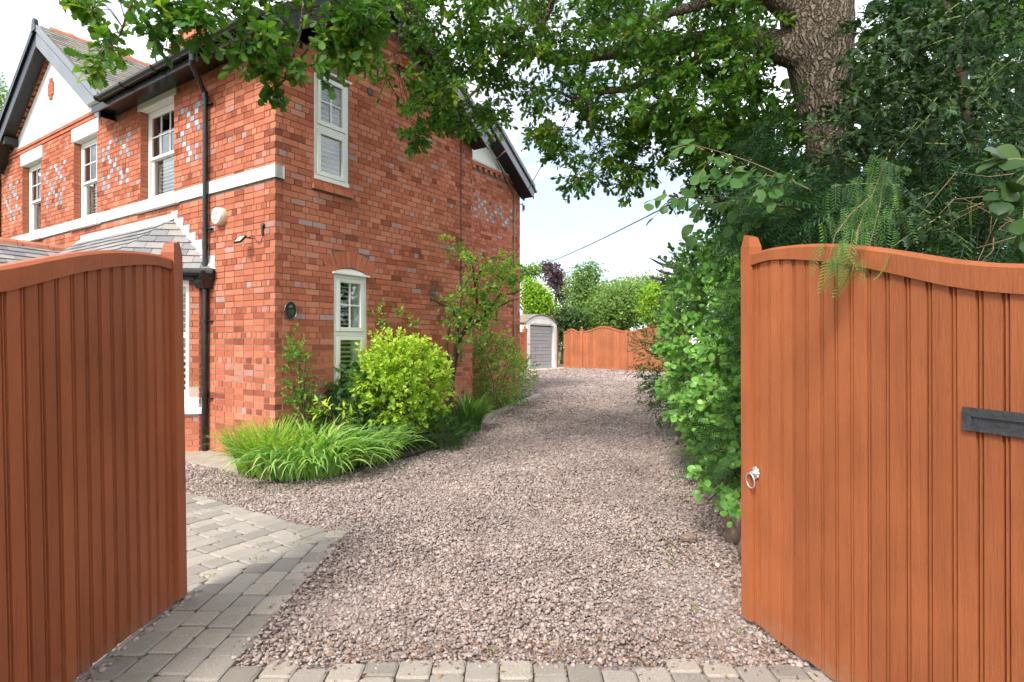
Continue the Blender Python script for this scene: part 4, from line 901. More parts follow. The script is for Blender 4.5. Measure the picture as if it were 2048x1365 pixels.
v0 = [PG(a, b+.02, .06) for a, b in a2]; v1 = [PG(a, b+.02, -5.2) for a, b in a2]; v2 = [PG(a, b+.07, .06) for a, b in a2]; v3 = [PG(a, b+.07, -5.2) for a, b in a2]; n_ = len(a2)
m.add(v0+v1+v2+v3, [(i, i+1, n_+i+1, n_+i) for i in range(n_-1)] + [(2*n_+i, 2*n_+i+1, 3*n_+i+1, 3*n_+i) for i in range(n_-1)] + [(i, i+1, 2*n_+i+1, 2*n_+i) for i in range(n_-1)] + [(0, n_, 3*n_, 2*n_), (n_-1, 2*n_-1, 4*n_-1, 3*n_-1)]); m.build('roof', roofm, gar)
m = MB(); m.boxP(PG, -.28, -.15, 0, 2.05, -5.1, -.21); m.boxP(PG, 2.29, 2.42, 0, 2.05, -5.1, -.21); m.boxP(PG, -.15, 2.29, 0, 2.05, -5.1, -5.0); m.build('wall', gw, gar)
m = MB(); m.boxP(PG, -.4, 3.2, -.05, .02, -.15, .7); tag(m.build('apron', M['lime_strip'], gar))
def finial_post(name, a, P, h, label, parent=None):
    pass
def fpanel(name, x0, x1, P, base, hmid, hend, label, group, posts=True, arch=True, handle=False, parentloc=None):
    g = empty(name, parentloc, HZ, label, 'fence' if 'gate' not in name else 'gate', group)
    n = max(3, int(round((x1-x0)/.125))); c = (x0+x1)/2
    top = lambda a: hend + (hmid-hend)*(math.cos((a-c)/((x1-x0)/2)*math.pi)*.5+.5 if arch else 1)
    for k in range(n):
        a0 = x0+(x1-x0)*k/n; a1 = x0+(x1-x0)*(k+1)/n; m = MB()
        m.extP(P, [(a0+.003, base+.04), (a1-.003, base+.04), (a1-.003, base+top(a1)), (a0+.003, base+top(a0))], -.02, random.uniform(-.004, .002)); m.build('plank', M['fence_wood'], g)
    m = MB(); N_ = 14
    pl_ = [(x0+(x1-x0)*i/N_, base+top(x0+(x1-x0)*i/N_)) for i in range(N_+1)]
    m.extP(P, [(a, b-.03) for a, b in pl_] + [(a, b+.045) for a, b in pl_[::-1]], -.03, .025); m.build('capping_rail', M['fence_wood'], g)
    m = MB(); m.boxP(P, x0, x1, base, base+.12, -.03, .012); m.build('gravel_board', M['fence_wood'], g)
    return g
# fence line: perpendicular to the side of the house; along = to the right and towards the camera
F0 = px(1127, 733, 26.9); F0.z = 0
PFe = lambda a, b, o: (-o, -a, b)                       # in a frame with the house's rotation
fz = ground(0, 26.5)
fl0 = (F0.x, F0.y, 0)
ga = fpanel('garden_gate', 0, .86, PFe, fz, 1.80, 1.66, 'narrow orange garden gate next to the garage', None, parentloc=fl0)
m = MB(); m.lathe([(0, 0), (.04, 0), (.03, .05), (0, .06)], Matrix.Translation((-.0, -.03, fz+.95)) @ Matrix.Rotation(R(-90), 4, 'Y'), 10); m.build('latch', M['zinc'], ga)
fpanel('wooden_fence', 1.02, 3.06, PFe, fz-.02, 1.92, 1.70, 'arched orange fence panel standing right of the garden gate', None, parentloc=fl0)
fpanel('wooden_fence', 3.22, 5.9, PFe, fz-.06, 1.97, 1.70, 'arched orange fence panel running behind the driveway hedge', None, parentloc=fl0)
def post(x, P, base, h, label, loc, w_=.07, fin=True):
    g = empty('fence_post', loc, HZ, label, 'post', 'orange fence posts')
    m = MB(); m.boxP(P, x-w_, x+w_, base-.05, base+h, -.09, .04); m.build('shaft', M['fence_wood'], g)
    if fin:
        c_ = P(x, base+h, -.025); m = MB(); m.boxP(P, x-w_-.015, x+w_+.015, base+h+.001, base+h+.03, -.105, .055); m.lathe([(0, .03), (.05, .035), (.03, .06), (.055, .1), (.05, .14), (.02, .17), (0, .175)], Matrix.Translation(c_), 10); m.build('finial', M['fence_wood'], g)
post(.94, PFe, fz, 1.76, 'orange post with ball finial between gate and fence panel', fl0)
post(3.14, PFe, fz, 1.74, 'plain orange post between the two arched fence panels', fl0, fin=False)
g0 = (.775, 25.2, gz)
post(2.50, PG, 0, 1.78, 'orange post with finial at the far side of the garage door', g0)
post(-.36, PG, 0, 1.78, 'orange post with finial in front of the garage beside the house', g0)
fpanel('wooden_fence', -1.6, -.44, PG, 0, 1.62, 1.62, 'plain orange fence panel between house and garage', None, arch=False, parentloc=g0)
# ================================================================ plants: leaf shapes and foliage builders
def leaf_shape(prof, fold=.12, curl=.15, wave=0.0):
    """prof: half widths along the midrib (length 1); returns verts, faces"""
    n = len(prof); v = []; f = []
    for i, w_ in enumerate(prof):
        t = i/(n-1); zc = -curl*t*t
        v += [(0, t, zc), (-w_, t + (.0 if i in (0, n-1) else .03), zc + fold*w_ + wave*math.sin(i*2.4)), (w_, t + (.0 if i in (0, n-1) else .03), zc + fold*w_ + wave*math.sin(i*2.4+1.0))]
    for i in range(n-1):
        a, b = 3*i, 3*(i+1)
        f += [(a, a+2, b+2, b), (a, b, b+1, a+1)]
    return np.array(v), f
def join_shapes(parts):
    v = []; f = []
    for V, F in parts:
        n = sum(len(x) for x in v); v.append(V); f += [tuple(i+n for i in q) for q in F]
    return np.vstack(v), f
LEAF = {}
LEAF['oak'] = leaf_shape([.02, .10, .075, .20, .12, .29, .17, .33, .20, .27, .12, .03], .25, .22, .02)
LEAF['oak_far'] = leaf_shape([.03, .20, .13, .33, .22, .24, .03], .25, .2)
LEAF['ovate'] = leaf_shape([.02, .20, .30, .31, .22, .02], .22, .18)
LEAF['round'] = leaf_shape([.03, .32, .43, .42, .30, .03], .12, .15)
LEAF['small'] = leaf_shape([.04, .30, .28, .02], .2, .1)
LEAF['lance'] = leaf_shape([.02, .13, .16, .12, .02], .25, .3)
LEAF['holly'] = leaf_shape([.03, .22, .12, .30, .14, .32, .14, .26, .08, .0], .55, .15, .06)
LEAF['rhomb'] = (np.array([(0, 0, 0), (.3, .45, .06), (0, 1, -.1), (-.3, .5, .06)]), [(0, 1, 2, 3)])
def palm_leaf():           # acer: five pointed lobes
    ps = []
    for a, l in ((-75, .55), (-38, .85), (0, 1.0), (38, .85), (75, .55)):
        V, F = leaf_shape([.03, .13, .10, .01], .1, .25); c, s_ = math.cos(R(a)), math.sin(R(a)); V = V*l
        ps.append((np.stack([V[:, 0]*c+V[:, 1]*s_, -V[:, 0]*s_+V[:, 1]*c, V[:, 2]], 1), F))
    return join_shapes(ps)
LEAF['acer'] = palm_leaf()
def spray(n=10, l=.24, w_=.020, droop=.3, ang=58):      # a flat needle shoot (yew)
    v = []; f = []
    for i in range(n):
        t = .06 + .92*i/(n-1); z = -droop*t*t; L = l*(1-.55*t**3)*random.uniform(.85, 1.1)
        for sgn in (-1, 1):
            c, s_ = math.cos(R(ang)), math.sin(R(ang)); dx, dy = sgn*s_*L, c*L; nx, ny = -c*sgn*w_, s_*w_
            k = len(v); v += [(0, t-w_*.6, z), (dx*.55+nx, t+dy*.55+ny, z-.015+.012), (dx, t+dy, z-.05), (dx*.55-nx, t+dy*.55-ny, z-.015)]; f.append((k, k+1, k+2, k+3))
    k = len(v); v += [(-.008, 0, 0), (.008, 0, 0), (.006, .5, -droop*.25), (-.006, .5, -droop*.25), (.003, 1, -droop), (-.003, 1, -droop)]; f += [(k, k+1, k+2, k+3), (k+3, k+2, k+4, k+5)]
    return np.array(v), f
LEAF['yew'] = spray(); LEAF['hemlock'] = spray(11, .26, .022, .15, 62)
def blade(n=7, w_=.5, droop=1.0):
    v = []; f = []
    for i in range(n):
        t = i/(n-1); ww = w_*(1 if t < .55 else max(0, 1-(t-.55)/.45)**.8)*(.75+.25*min(1, t*4))
        v += [(-ww, 0, 0), (ww, 0, 0)]
        if i: f.append((2*i-2, 2*i-1, 2*i+1, 2*i))
    return np.array(v), f
def unit(a): return a/np.maximum(np.linalg.norm(a, axis=1, keepdims=True), 1e-9)
def foliage(name, shape, pos, d, nrm, size, mat, parent=None, rnd=None, width=None):
    V, F = LEAF[shape] if isinstance(shape, str) else shape
    pos = np.asarray(pos, float); d = unit(np.asarray(d, float)); nrm = np.asarray(nrm, float); size = np.asarray(size, float).reshape(-1, 1, 1)
    side = unit(np.cross(d, nrm)); nn = np.cross(side, d); k = len(pos); nv = len(V)
    X = V[None, :, 0:1]*(1 if width is None else np.asarray(width).reshape(-1, 1, 1))
    P = pos[:, None, :] + size*(X*side[:, None, :] + V[None, :, 1:2]*d[:, None, :] + V[None, :, 2:3]*nn[:, None, :])
    rnd = rng.random(k) if rnd is None else np.clip(rnd, 0, 1)
    me = bpy.data.meshes.new(name); fl = np.array([len(q) for q in F]); li = np.concatenate([np.array(q) for q in F])
    nl = len(li); nf = len(F)
    me.vertices.add(k*nv); me.vertices.foreach_set('co', P.reshape(-1).astype(np.float32))
    me.loops.add(k*nl); me.loops.foreach_set('vertex_index', (li[None, :] + (np.arange(k)*nv)[:, None]).reshape(-1).astype(np.int32))
    st = np.concatenate([[0], np.cumsum(fl)[:-1]]); me.polygons.add(k*nf)
    me.polygons.foreach_set('loop_start', (st[None, :] + (np.arange(k)*nl)[:, None]).reshape(-1).astype(np.int32))
    a = me.attributes.new('rnd', 'FLOAT', 'FACE'); a.data.foreach_set('value', np.repeat(rnd, nf).astype(np.float32))
    me.materials.append(mat); me.update(calc_edges=True); me.validate()
    return new_obj(name, me, parent)
def shoots(starts, dirs, lens, nleaf, ang=50, droop=.2, size=.1, jit=.3, tipbias=0.0, facing=(0, 0, 1), rndbase=None):
    """leaves set around drooping shoots; returns pos, dir, normal, size, rnd and the shoot polylines"""
    P = []; D = []; Nn = []; S = []; Rr = []; L3 = []
    fx = np.array(facing, float)
    for i in range(len(starts)):
        p = np.asarray(starts[i], float); d = np.asarray(dirs[i], float); d = d/np.linalg.norm(d); L = lens[i]
        r = rng.normal(size=3); u = np.cross(d, r); u /= np.linalg.norm(u); v = np.cross(d, u)
        n = nleaf if np.isscalar(nleaf) else nleaf[i]
        line = [p + d*L*t + np.array([0, 0, -droop*L*t*t]) for t in (0, .35, .7, 1.0)]; L3.append(line)
        rb = rng.random() if rndbase is None else rndbase[i]
        for k in range(n):
            t = (k+.5)/n; t = t**(1-tipbias) if tipbias else t
            q = p + d*L*t + np.array([0, 0, -droop*L*t*t]); phi = k*2.4 + rng.normal()*.3; rad = u*math.cos(phi) + v*math.sin(phi)
            A = R(ang*(1-.5*t) + rng.normal()*12)
            ld = d*math.cos(A) + rad*math.sin(A) + np.array([0, 0, -.25*droop]) + rng.normal(size=3)*jit*.4
            P.append(q); D.append(ld); Nn.append(fx + rng.normal(size=3)*jit + .4*(d if False else rad*0)); S.append(size*rng.uniform(.65, 1.15)); Rr.append(np.clip(.55*rb + .45*rng.random(), 0, 1))
    return np.array(P), np.array(D), np.array(Nn), np.array(S), np.array(Rr), L3
def twigs(name, lines, r0, mat, parent, r1=None, seg=3, kind=None):
    m = MB()
    for l in lines:
        n = len(l); rr = r0*random.uniform(.7, 1.3); m.tube(l, [rr*(1-.7*i/(n-1)) for i in range(n)], seg, cap=False)
    o = m.build(name, mat, parent); 
    tag(o, kind='stuff')
    return o
def inpoly(x, y, poly):
    c = False; j = len(poly)-1
    for i in range(len(poly)):
        if (poly[i][1] > y) != (poly[j][1] > y) and x < (poly[j][0]-poly[i][0])*(y-poly[i][1])/(poly[j][1]-poly[i][1])+poly[i][0]: c = not c
        j = i
    return c
def in_view(poly, n, Y0, Y1):     # points whose picture position falls in an outline, at random depths
    xs = [p[0] for p in poly]; ys = [p[1] for p in poly]; o = []
    while len(o) < n:
        x = random.uniform(min(xs), max(xs)); y = random.uniform(min(ys), max(ys))
        if inpoly(x, y, poly): o.append(np.array(px(x, y, random.uniform(Y0, Y1))))
    return o
def ball(n, c, r, shell=.45):     # points in an ellipsoid, denser near its skin
    d = unit(rng.normal(size=(n, 3))); k = (shell + (1-shell)*rng.random(n)**.6)[:, None]
    return np.array(c) + d*np.array(r)*k, d
def greens(name, stops, rough=.45, trans=.28, spec=.45, **kw):
    spec = spec*.5
    return material(name, stops, rough, 'attr', 12, var=.15, trans=trans, spec=spec, **kw)
M['oak_leaf'] = greens('oak_leaf', [(0, (0.0286, 0.0726, 0.0132)), (.45, (0.055, 0.138, 0.0198)), (.8, (0.105, 0.209, 0.0242)), (1, (0.253, 0.308, 0.0385))], .5, .32)
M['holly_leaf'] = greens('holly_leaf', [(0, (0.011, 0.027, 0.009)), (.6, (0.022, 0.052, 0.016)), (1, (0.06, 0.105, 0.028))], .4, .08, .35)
M['yew_leaf'] = greens('yew_leaf', [(0, (0.013, 0.039, 0.013)), (.5, (0.0286, 0.078, 0.0234)), (.9, (0.078, 0.169, 0.0325)), (1, (0.143, 0.26, 0.0455))], .5, .15)
M['gris_leaf'] = greens('broad_leaf', [(0, (0.0503, 0.138, 0.0274)), (.5, (0.126, 0.286, 0.0503)), (1, (0.286, 0.503, 0.103))], .32, .22, .55)
M['privet_leaf'] = greens('privet_leaf', [(0, (0.0216, 0.063, 0.0216)), (.6, (0.054, 0.13, 0.036)), (1, (0.144, 0.252, 0.063))], .4, .2)
M['hazel_leaf'] = greens('hazel_leaf', [(0, (0.0345, 0.0943, 0.0253)), (.6, (0.0633, 0.144, 0.0391)), (1, (0.109, 0.207, 0.0575))], .45, .3)
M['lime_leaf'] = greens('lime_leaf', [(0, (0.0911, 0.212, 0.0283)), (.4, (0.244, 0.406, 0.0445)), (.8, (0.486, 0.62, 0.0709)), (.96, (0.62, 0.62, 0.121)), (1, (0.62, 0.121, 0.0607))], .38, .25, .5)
M['acer_leaf'] = greens('acer_leaf', [(0, (0.0604, 0.147, 0.0379)), (.5, (0.147, 0.276, 0.0483)), (.85, (0.31, 0.431, 0.0604)), (1, (0.466, 0.5, 0.0862))], .5, .35)
M['rust_leaf'] = greens('rust_leaf', [(0, (0.364, 0.13, 0.065)), (.6, (0.546, 0.156, 0.078)), (1, (0.286, 0.325, 0.078))], .5, .35)
M['blade_leaf'] = greens('blade_leaf', [(0, (0.135, 0.27, 0.0743)), (.5, (0.216, 0.392, 0.101)), (.9, (0.351, 0.513, 0.149)), (1, (0.567, 0.486, 0.216))], .42, .3)
M['blade_bright'] = greens('bright_blade_leaf', [(0, (.14, .28, .03)), (.6, (.26, .39, .045)), (.93, (.36, .45, .07)), (1, (.45, .26, .07))], .42, .35)
M['dark_blade'] = greens('dark_blade_leaf', [(0, (0.0352, 0.0992, 0.024)), (.6, (0.08, 0.192, 0.0352)), (1, (0.24, 0.352, 0.064))], .42, .25)
M['rose_leaf'] = greens('rose_leaf', [(0, (0.0607, 0.152, 0.0364)), (.5, (0.142, 0.284, 0.0506)), (1, (0.344, 0.465, 0.0911))], .45, .3)
M['far_lime'] = greens('far_lime_leaf', [(0, (0.065, 0.156, 0.0156)), (.5, (0.208, 0.351, 0.026)), (1, (0.39, 0.494, 0.052))], .6, .3)
M['far_green'] = greens('far_green_leaf', [(0, (0.06, 0.128, 0.033)), (.5, (0.15, 0.247, 0.0675)), (1, (0.3, 0.39, 0.112))], .6, .3)
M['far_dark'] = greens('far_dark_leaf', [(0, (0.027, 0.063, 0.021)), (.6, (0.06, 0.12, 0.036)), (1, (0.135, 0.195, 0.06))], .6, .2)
M['far_purple'] = greens('far_purple_leaf', [(0, (0.049, 0.0308, 0.0448)), (.6, (0.105, 0.063, 0.084)), (1, (0.182, 0.126, 0.14))], .6, .2)
def bark_material():
    m = bpy.data.materials.new('oak_bark'); m.use_nodes = True; t = m.node_tree; t.nodes.clear()
    o = N(t, 'ShaderNodeOutputMaterial'); b = N(t, 'ShaderNodeBsdfPrincipled', Roughness=.95); b.inputs['Specular IOR Level'].default_value = .15
    co = N(t, 'ShaderNodeTexCoord'); n0 = N(t, 'ShaderNodeTexNoise', Scale=9.0, Detail=4.0); t.links.new(co.outputs['Object'], n0.inputs['Vector'])
    ds = N(t, 'ShaderNodeVectorMath', operation='SCALE'); t.links.new(n0.outputs['Color'], ds.inputs[0]); ds.inputs['Scale'].default_value = .13
    ad = N(t, 'ShaderNodeVectorMath', operation='ADD'); t.links.new(co.outputs['Object'], ad.inputs[0]); t.links.new(ds.outputs[0], ad.inputs[1])
    mp_ = N(t, 'ShaderNodeMapping'); mp_.inputs['Scale'].default_value = (1, 1, .13); t.links.new(ad.outputs[0], mp_.inputs['Vector'])
    vo = N(t, 'ShaderNodeTexVoronoi', feature='DISTANCE_TO_EDGE', Scale=27.0); t.links.new(mp_.outputs[0], vo.inputs['Vector'])
    mr = N(t, 'ShaderNodeMapRange'); mr.inputs['From Max'].default_value = .30; t.links.new(vo.outputs['Distance'], mr.inputs['Value'])
    n1 = N(t, 'ShaderNodeTexNoise', Scale=40.0, Detail=6.0); t.links.new(co.outputs['Object'], n1.inputs['Vector'])
    ma = N(t, 'ShaderNodeMath', operation='MULTIPLY_ADD'); t.links.new(n1.outputs['Fac'], ma.inputs[0]); ma.inputs[1].default_value = .7; t.links.new(mr.outputs[0], ma.inputs[2])
    r = _ramp(t, [(.2, (.095, .070, .052)), (.6, (.22, .165, .12)), (.95, (.31, .24, .175)), (1.0, (.36, .29, .215))]); t.links.new(ma.outputs[0], r.inputs[0]); t.links.new(r.outputs[0], b.inputs['Base Color'])
    bp = N(t, 'ShaderNodeBump', Strength=1.0); bp.inputs['Distance'].default_value = .05; t.links.new(ma.outputs[0], bp.inputs['Height']); t.links.new(bp.outputs[0], b.inputs['Normal']); t.links.new(b.outputs[0], o.inputs[0]); return m
M['bark'] = bark_material()
M['twig'] = material('twig_bark', [(.3, (.04, .028, .018)), (.7, (.10, .07, .045))], .9, 'noise', 20, bump=.4, spec=.2)
M['pale_twig'] = material('pale_twig', [(.3, (.16, .10, .05)), (.7, (.28, .20, .11))], .8, 'noise', 20, spec=.2)
M['green_twig'] = material('green_twig', [(.3, (.10, .14, .03)), (.7, (.18, .22, .05))], .6, 'noise', 20, spec=.3)
# ================================================================ the oak that overhangs the drive
oak = empty('oak_tree', (3.06, 5.65, 0), 0, 'large oak with ridged brown trunk whose branches overhang the driveway', 'tree')
OB = Vector(oak.location)
def rough_tube(m, pts, rad, seg=26, amp=.05, sub=7):
    P_ = []; R_ = []
    for (a, b), (ra, rb) in zip(zip(pts[:-1], pts[1:]), zip(rad[:-1], rad[1:])):
        for k in range(sub): t = k/sub; P_.append(Vector(a).lerp(Vector(b), t)); R_.append(ra+(rb-ra)*t)
    P_.append(Vector(pts[-1])); R_.append(rad[-1]); n0 = len(m.v); m.tube(P_, R_, seg)
    for i in range(n0, len(m.v)):
        k = (i-n0) % seg; row = (i-n0)//seg
        if row >= len(P_): continue
        c = P_[row]; q = Vector(m.v[i]); d = q-c; s_ = (((k*7+ (row//3)*3) % 4) < 2)
        h = math.sin(k*2*math.pi*9/seg + math.sin(row*.35)*1.6)*.6 + math.sin(k*5.1+row*.9)*.4 + math.sin(row*1.7+k*2.3)*.25
        m.v[i] = tuple(c + d*(1+amp*h))
lim = {}
tr = [Vector((3.12, 5.7, -.05)), Vector((3.10, 5.68, .4)), px(1668, 420, 5.65), px(1664, 330, 5.65), px(1655, 250, 5.65), px(1645, 170, 5.65), px(1636, 95, 5.65), px(1632, 20, 5.65), px(1640, -80, 5.7), px(1650, -200, 5.8), px(1640, -420, 6.0)]
m = MB(); rough_tube(m, [p-OB for p in tr], [.42, .30, .205, .20, .225, .265, .31, .33, .33, .30, .22], 64, .030, 8)
tk = m.build('trunk', M['bark'], oak); smooth_by_angle(tk, 60)
def P3(lst): return [px(*q) for q in lst]
limbs = [
 (P3([(1615, 110, 5.6), (1545, 92, 5.75), (1480, 70, 5.95), (1400, 80, 6.2), (1300, 98, 6.5), (1210, 108, 6.8), (1120, 124, 7.1), (1075, 108, 7.3), (1030, 98, 7.4)]), [.18, .145, .12, .095, .085, .075, .06, .045, .03]),
 (P3([(1030, 98, 7.4), (1000, 120, 7.5), (995, 150, 7.5), (960, 175, 7.6), (925, 205, 7.7), (880, 240, 7.8)]), [.03, .03, .028, .022, .016, .008]),
 (P3([(1500, 76, 5.9), (1430, 108, 5.9), (1370, 130, 5.95), (1310, 160, 6.05), (1245, 180, 6.15), (1190, 186, 6.3), (1150, 200, 6.4), (1110, 180, 6.5)]), [.06, .055, .05, .042, .034, .028, .02, .012]),
 (P3([(1410, 112, 5.9), (1422, 160, 5.85), (1440, 190, 5.8), (1465, 215, 5.75), (1500, 235, 5.7)]), [.045, .04, .034, .028, .015]),
 (P3([(1185, 195, 6.3), (1178, 235, 6.3), (1190, 270, 6.3), (1200, 295, 6.3)]), [.018, .015, .012, .006]),
 (P3([(1600, 40, 5.6), (1540, -10, 5.4), (1480, -40, 5.2), (1400, 10, 5.4), (1330, 30, 5.6), (1270, 46, 5.8)]), [.12, .10, .08, .05, .035, .015]),
 (P3([(1540, -10, 5.4), (1350, -140, 4.9), (1150, -160, 4.8), (1100, 20, 5.6), (1085, 55, 5.8)]), [.10, .08, .05, .025, .012]),
 (P3([(1350, -140, 4.9), (1000, -260, 4.6), (720, -160, 4.8), (668, -20, 5.0), (655, 50, 5.1), (605, 110, 5.2), (570, 160, 5.25), (520, 190, 5.3)]), [.08, .06, .04, .02, .016, .012, .009, .005]),
 (P3([(720, -160, 4.8), (600, -120, 4.7), (608, 0, 4.9), (600, 70, 5.0), (585, 115, 5.05), (560, 120, 5.1)]), [.03, .022, .014, .011, .008, .004]),
 (P3([(1000, -260, 4.6), (600, -260, 4.3), (300, -140, 4.3), (262, 10, 4.4), (240, 70, 4.45), (215, 105, 4.5)]), [.05, .035, .02, .010, .007, .004]),
 (P3([(600, -260, 4.3), (420, -80, 4.5), (440, 30, 4.6), (470, 70, 4.7)]), [.03, .015, .008, .004]),
 (P3([(1030, -200, 5.0), (800, -80, 5.6), (812, 20, 5.9), (800, 60, 6.0), (790, 150, 6.1)]), [.03, .022, .014, .01, .004]),
 (P3([(1465, 215, 5.75), (1450, 300, 5.9), (1380, 380, 6.2)]), [.025, .015, .006]),
 (P3([(1640, -80, 5.7), (1800, -300, 5.0), (2000, -500, 4.0)]), [.2, .15, .08]),
 (P3([(1640, -150, 5.8), (1500, -500, 7.0), (1300, -700, 8.5)]), [.2, .12, .05]),
]
nodes_ = []
for pts, rad in limbs:
    m = MB(); rough_tube(m, [p-OB for p in pts], rad, 12, .06, 5); smooth_by_angle(m.build('limb', M['bark'], oak), 60)
    for a, b in zip(pts[:-1], pts[1:]):
        for k in range(4): nodes_.append(np.array(a.lerp(b, k/4)))
nodes_ = np.array(nodes_)
zones = [   # outline in the picture, number of leaf clusters, depth range, cluster radius
 ([(165, -30), (250, -30), (270, 40), (330, 60), (300, 70), (225, 75), (235, 100), (220, 122), (170, 120), (190, 70)], 7, 4.3, 4.7, .17),
 ([(240, -40), (480, -40), (470, 60), (430, 90), (380, 40), (330, 45), (270, 30)], 12, 4.3, 4.8, .18),
 ([(380, -40), (560, -40), (560, 70), (520, 110), (480, 130), (430, 110), (400, 60)], 10, 4.6, 5.1, .20),
 ([(560, -40), (740, -40), (740, 60), (700, 120), (650, 110), (600, 150), (555, 180), (560, 90)], 17, 4.8, 5.3, .20),
 ([(560, 130), (590, 150), (560, 185), (510, 225), (480, 215), (500, 180)], 5, 5.1, 5.3, .15),
 ([(640, 20), (720, 20), (720, 110), (660, 130), (640, 95)], 6, 5.0, 5.3, .18),
 ([(740, -40), (960, -40), (960, 130), (900, 170), (880, 230), (820, 220), (790, 170), (750, 140), (740, 60)], 55, 5.6, 7.0, .24),
 ([(790, 160), (900, 170), (930, 230), (870, 250), (830, 290), (790, 270), (780, 210)], 12, 6.2, 6.8, .18),
 ([(930, -40), (1280, -40), (1280, 200), (1200, 230), (1110, 290), (1030, 280), (960, 260), (930, 160)], 135, 5.6, 7.6, .25),
 ([(900, 200), (990, 220), (970, 280), (940, 300), (905, 250)], 5, 6.8, 7.3, .17),
 ([(1060, 230), (1140, 240), (1110, 300), (1065, 290)], 5, 6.6, 7.2, .17),
 ([(1150, 220), (1420, 200), (1420, 330), (1390, 350), (1300, 320), (1290, 370), (1240, 340), (1215, 300), (1200, 270)], 40, 5.9, 6.8, .22),
 ([(1120, 300), (1250, 300), (1300, 340), (1260, 380), (1200, 370), (1130, 370), (1115, 340)], 13, 6.0, 6.6, .19),
 ([(1280, -40), (1540, -40), (1530, 50), (1500, 130), (1560, 150), (1570, 300), (1420, 300), (1330, 240), (1280, 180)], 130, 4.9, 6.6, .24),
 ([(1380, 260), (1640, 200), (1650, 330), (1600, 400), (1480, 420), (1400, 370)], 62, 5.9, 6.8, .24),
 ([(1330, 330), (1480, 360), (1500, 460), (1420, 440), (1380, 430), (1350, 380)], 16, 6.2, 7.2, .19),
 ([(1440, 400), (1600, 380), (1560, 470), (1480, 480), (1440, 455)], 14, 6.2, 7.2, .2),
 ([(1740, -40), (2080, -40), (2080, 130), (1850, 90), (1750, 60)], 26, 4.6, 6.0, .26),
]
st = []; dr = []; ln = []; rb = []; tw = []; sl = []
for poly, n, Y0, Y1, rad in zones:
    for c in in_view(poly, n, Y0, Y1):
        i = np.argmin(((nodes_-c)**2).sum(1)); base = nodes_[i]; v = base-c; L = np.linalg.norm(v)
        far = v/max(L, 1e-6); stub = c + far*min(L, 1.0)
        tw.append([stub, c + far*min(L, 1.0)*.5 + np.array([0, 0, .05]) + rng.normal(size=3)*.05, c])
        b = rng.random()
        for k in range(6):
            d = rng.normal(size=3)*np.array([1, 1, .7]) - far*.55; d /= np.linalg.norm(d)
            st.append(c); dr.append(d); ln.append(rad*rng.uniform(.6, 1.25)); rb.append(np.clip(b + rng.normal()*.2, 0, 1)); sl.append(.108 if Y1 < 5.4 else .080)
Pp, Dd, Nn, Ss, Rr, L3 = shoots(st, dr, ln, [7 if q > .1 else 10 for q in sl], 62, .15, 1.0, .55, .45, (0, -.25, 1), rb)
Ss = Ss*np.repeat(sl, [7 if q > .1 else 10 for q in sl])
foliage('foliage', 'oak', Pp-np.array(OB), Dd, Nn, Ss, M['oak_leaf'], oak, Rr)
twigs('twigs', [[np.array(q)-np.array(OB) for q in l] for l in L3 + tw], .004, M['twig'], oak)
# the rest of the crown, above and behind the picture
c1, d1 = ball(200, (2.2, 4.6, 8.4), (5.2, 5.2, 2.9), .35)
c1 = c1[(c1[:, 2] > 5.6)]; keep = (c1[:, 2]-EYE)/np.maximum(c1[:, 1], .1) > .70
c1 = c1[(keep) | (c1[:, 1] < 0.3)]
st = np.repeat(c1, 5, 0); dr = rng.normal(size=(len(st), 3))
Pp, Dd, Nn, Ss, Rr, L3 = shoots(st, dr, np.full(len(st), .55), 8, 65, .1, .20, .6, .3)
foliage('upper_foliage', 'oak_far', Pp-np.array(OB), Dd, Nn, Ss, M['oak_leaf'], oak, Rr)

# ================================================================ holly, yew and hazel over the right-hand gate
hol = empty('holly_bush', (3.2, 3.9, 0), 0, 'dark glossy holly with spiny leaves above the bright gate', 'bush'); HB = np.array(hol.location)
zp = [([(1730, 20), (2060, -20), (2060, 330), (1900, 330), (1820, 300), (1740, 330), (1700, 290), (1715, 200)], 210, 3.0, 4.2), ([(1690, 180), (1760, 170), (1760, 330), (1650, 330), (1660, 290)], 18, 3.1, 3.6), ([(1760, 340), (1900, 330), (1900, 470), (1790, 460)], 12, 2.8, 3.3), ([(1850, 420), (1960, 420), (1950, 500), (1850, 480)], 5, 2.5, 2.8)]
st = []; dr = []; ln = []
for poly, n, Y0, Y1 in zp:
    for c in in_view(poly, n, Y0, Y1):
        st.append(c); d = np.array([-.75, -.35, -.05]) + rng.normal(size=3)*.45; dr.append(d); ln.append(rng.uniform(.18, .34))
Pp, Dd, Nn, Ss, Rr, L3 = shoots(st, dr, ln, 13, 66, .15, .062, .5, 0, (-.2, -.5, 1))
foliage('foliage', 'holly', Pp-HB, Dd, Nn, Ss, M['holly_leaf'], hol, Rr); twigs('stems', [[q-HB for q in l] for l in L3], .0035, M['green_twig'], hol)
m = MB(); m.tube([(.25, .2, -.02), (.22, .15, 1.0), (.15, .05, 2.0), (.0, .1, 3.2), (-.1, .2, 4.2)], [.07, .06, .05, .035, .015], 8); m.build('trunk', M['twig'], hol)
yew = empty('yew_tree', (3.6, 5.0, 0), 0, 'dark yew with feathery needle sprays hanging behind the bright gate', 'tree'); YB = np.array(yew.location)
pos = []; dd = []; sz = []; rn = []
def yspray(poly, n, Y0, Y1, dv, s0, s1, base=.35, jit=.5):
    for c in in_view(poly, n, Y0, Y1):
        pos.append(c); dd.append(np.array(dv) + rng.normal(size=3)*jit); sz.append(rng.uniform(s0, s1)); rn.append(np.clip(base + rng.normal()*.22, 0, .93))
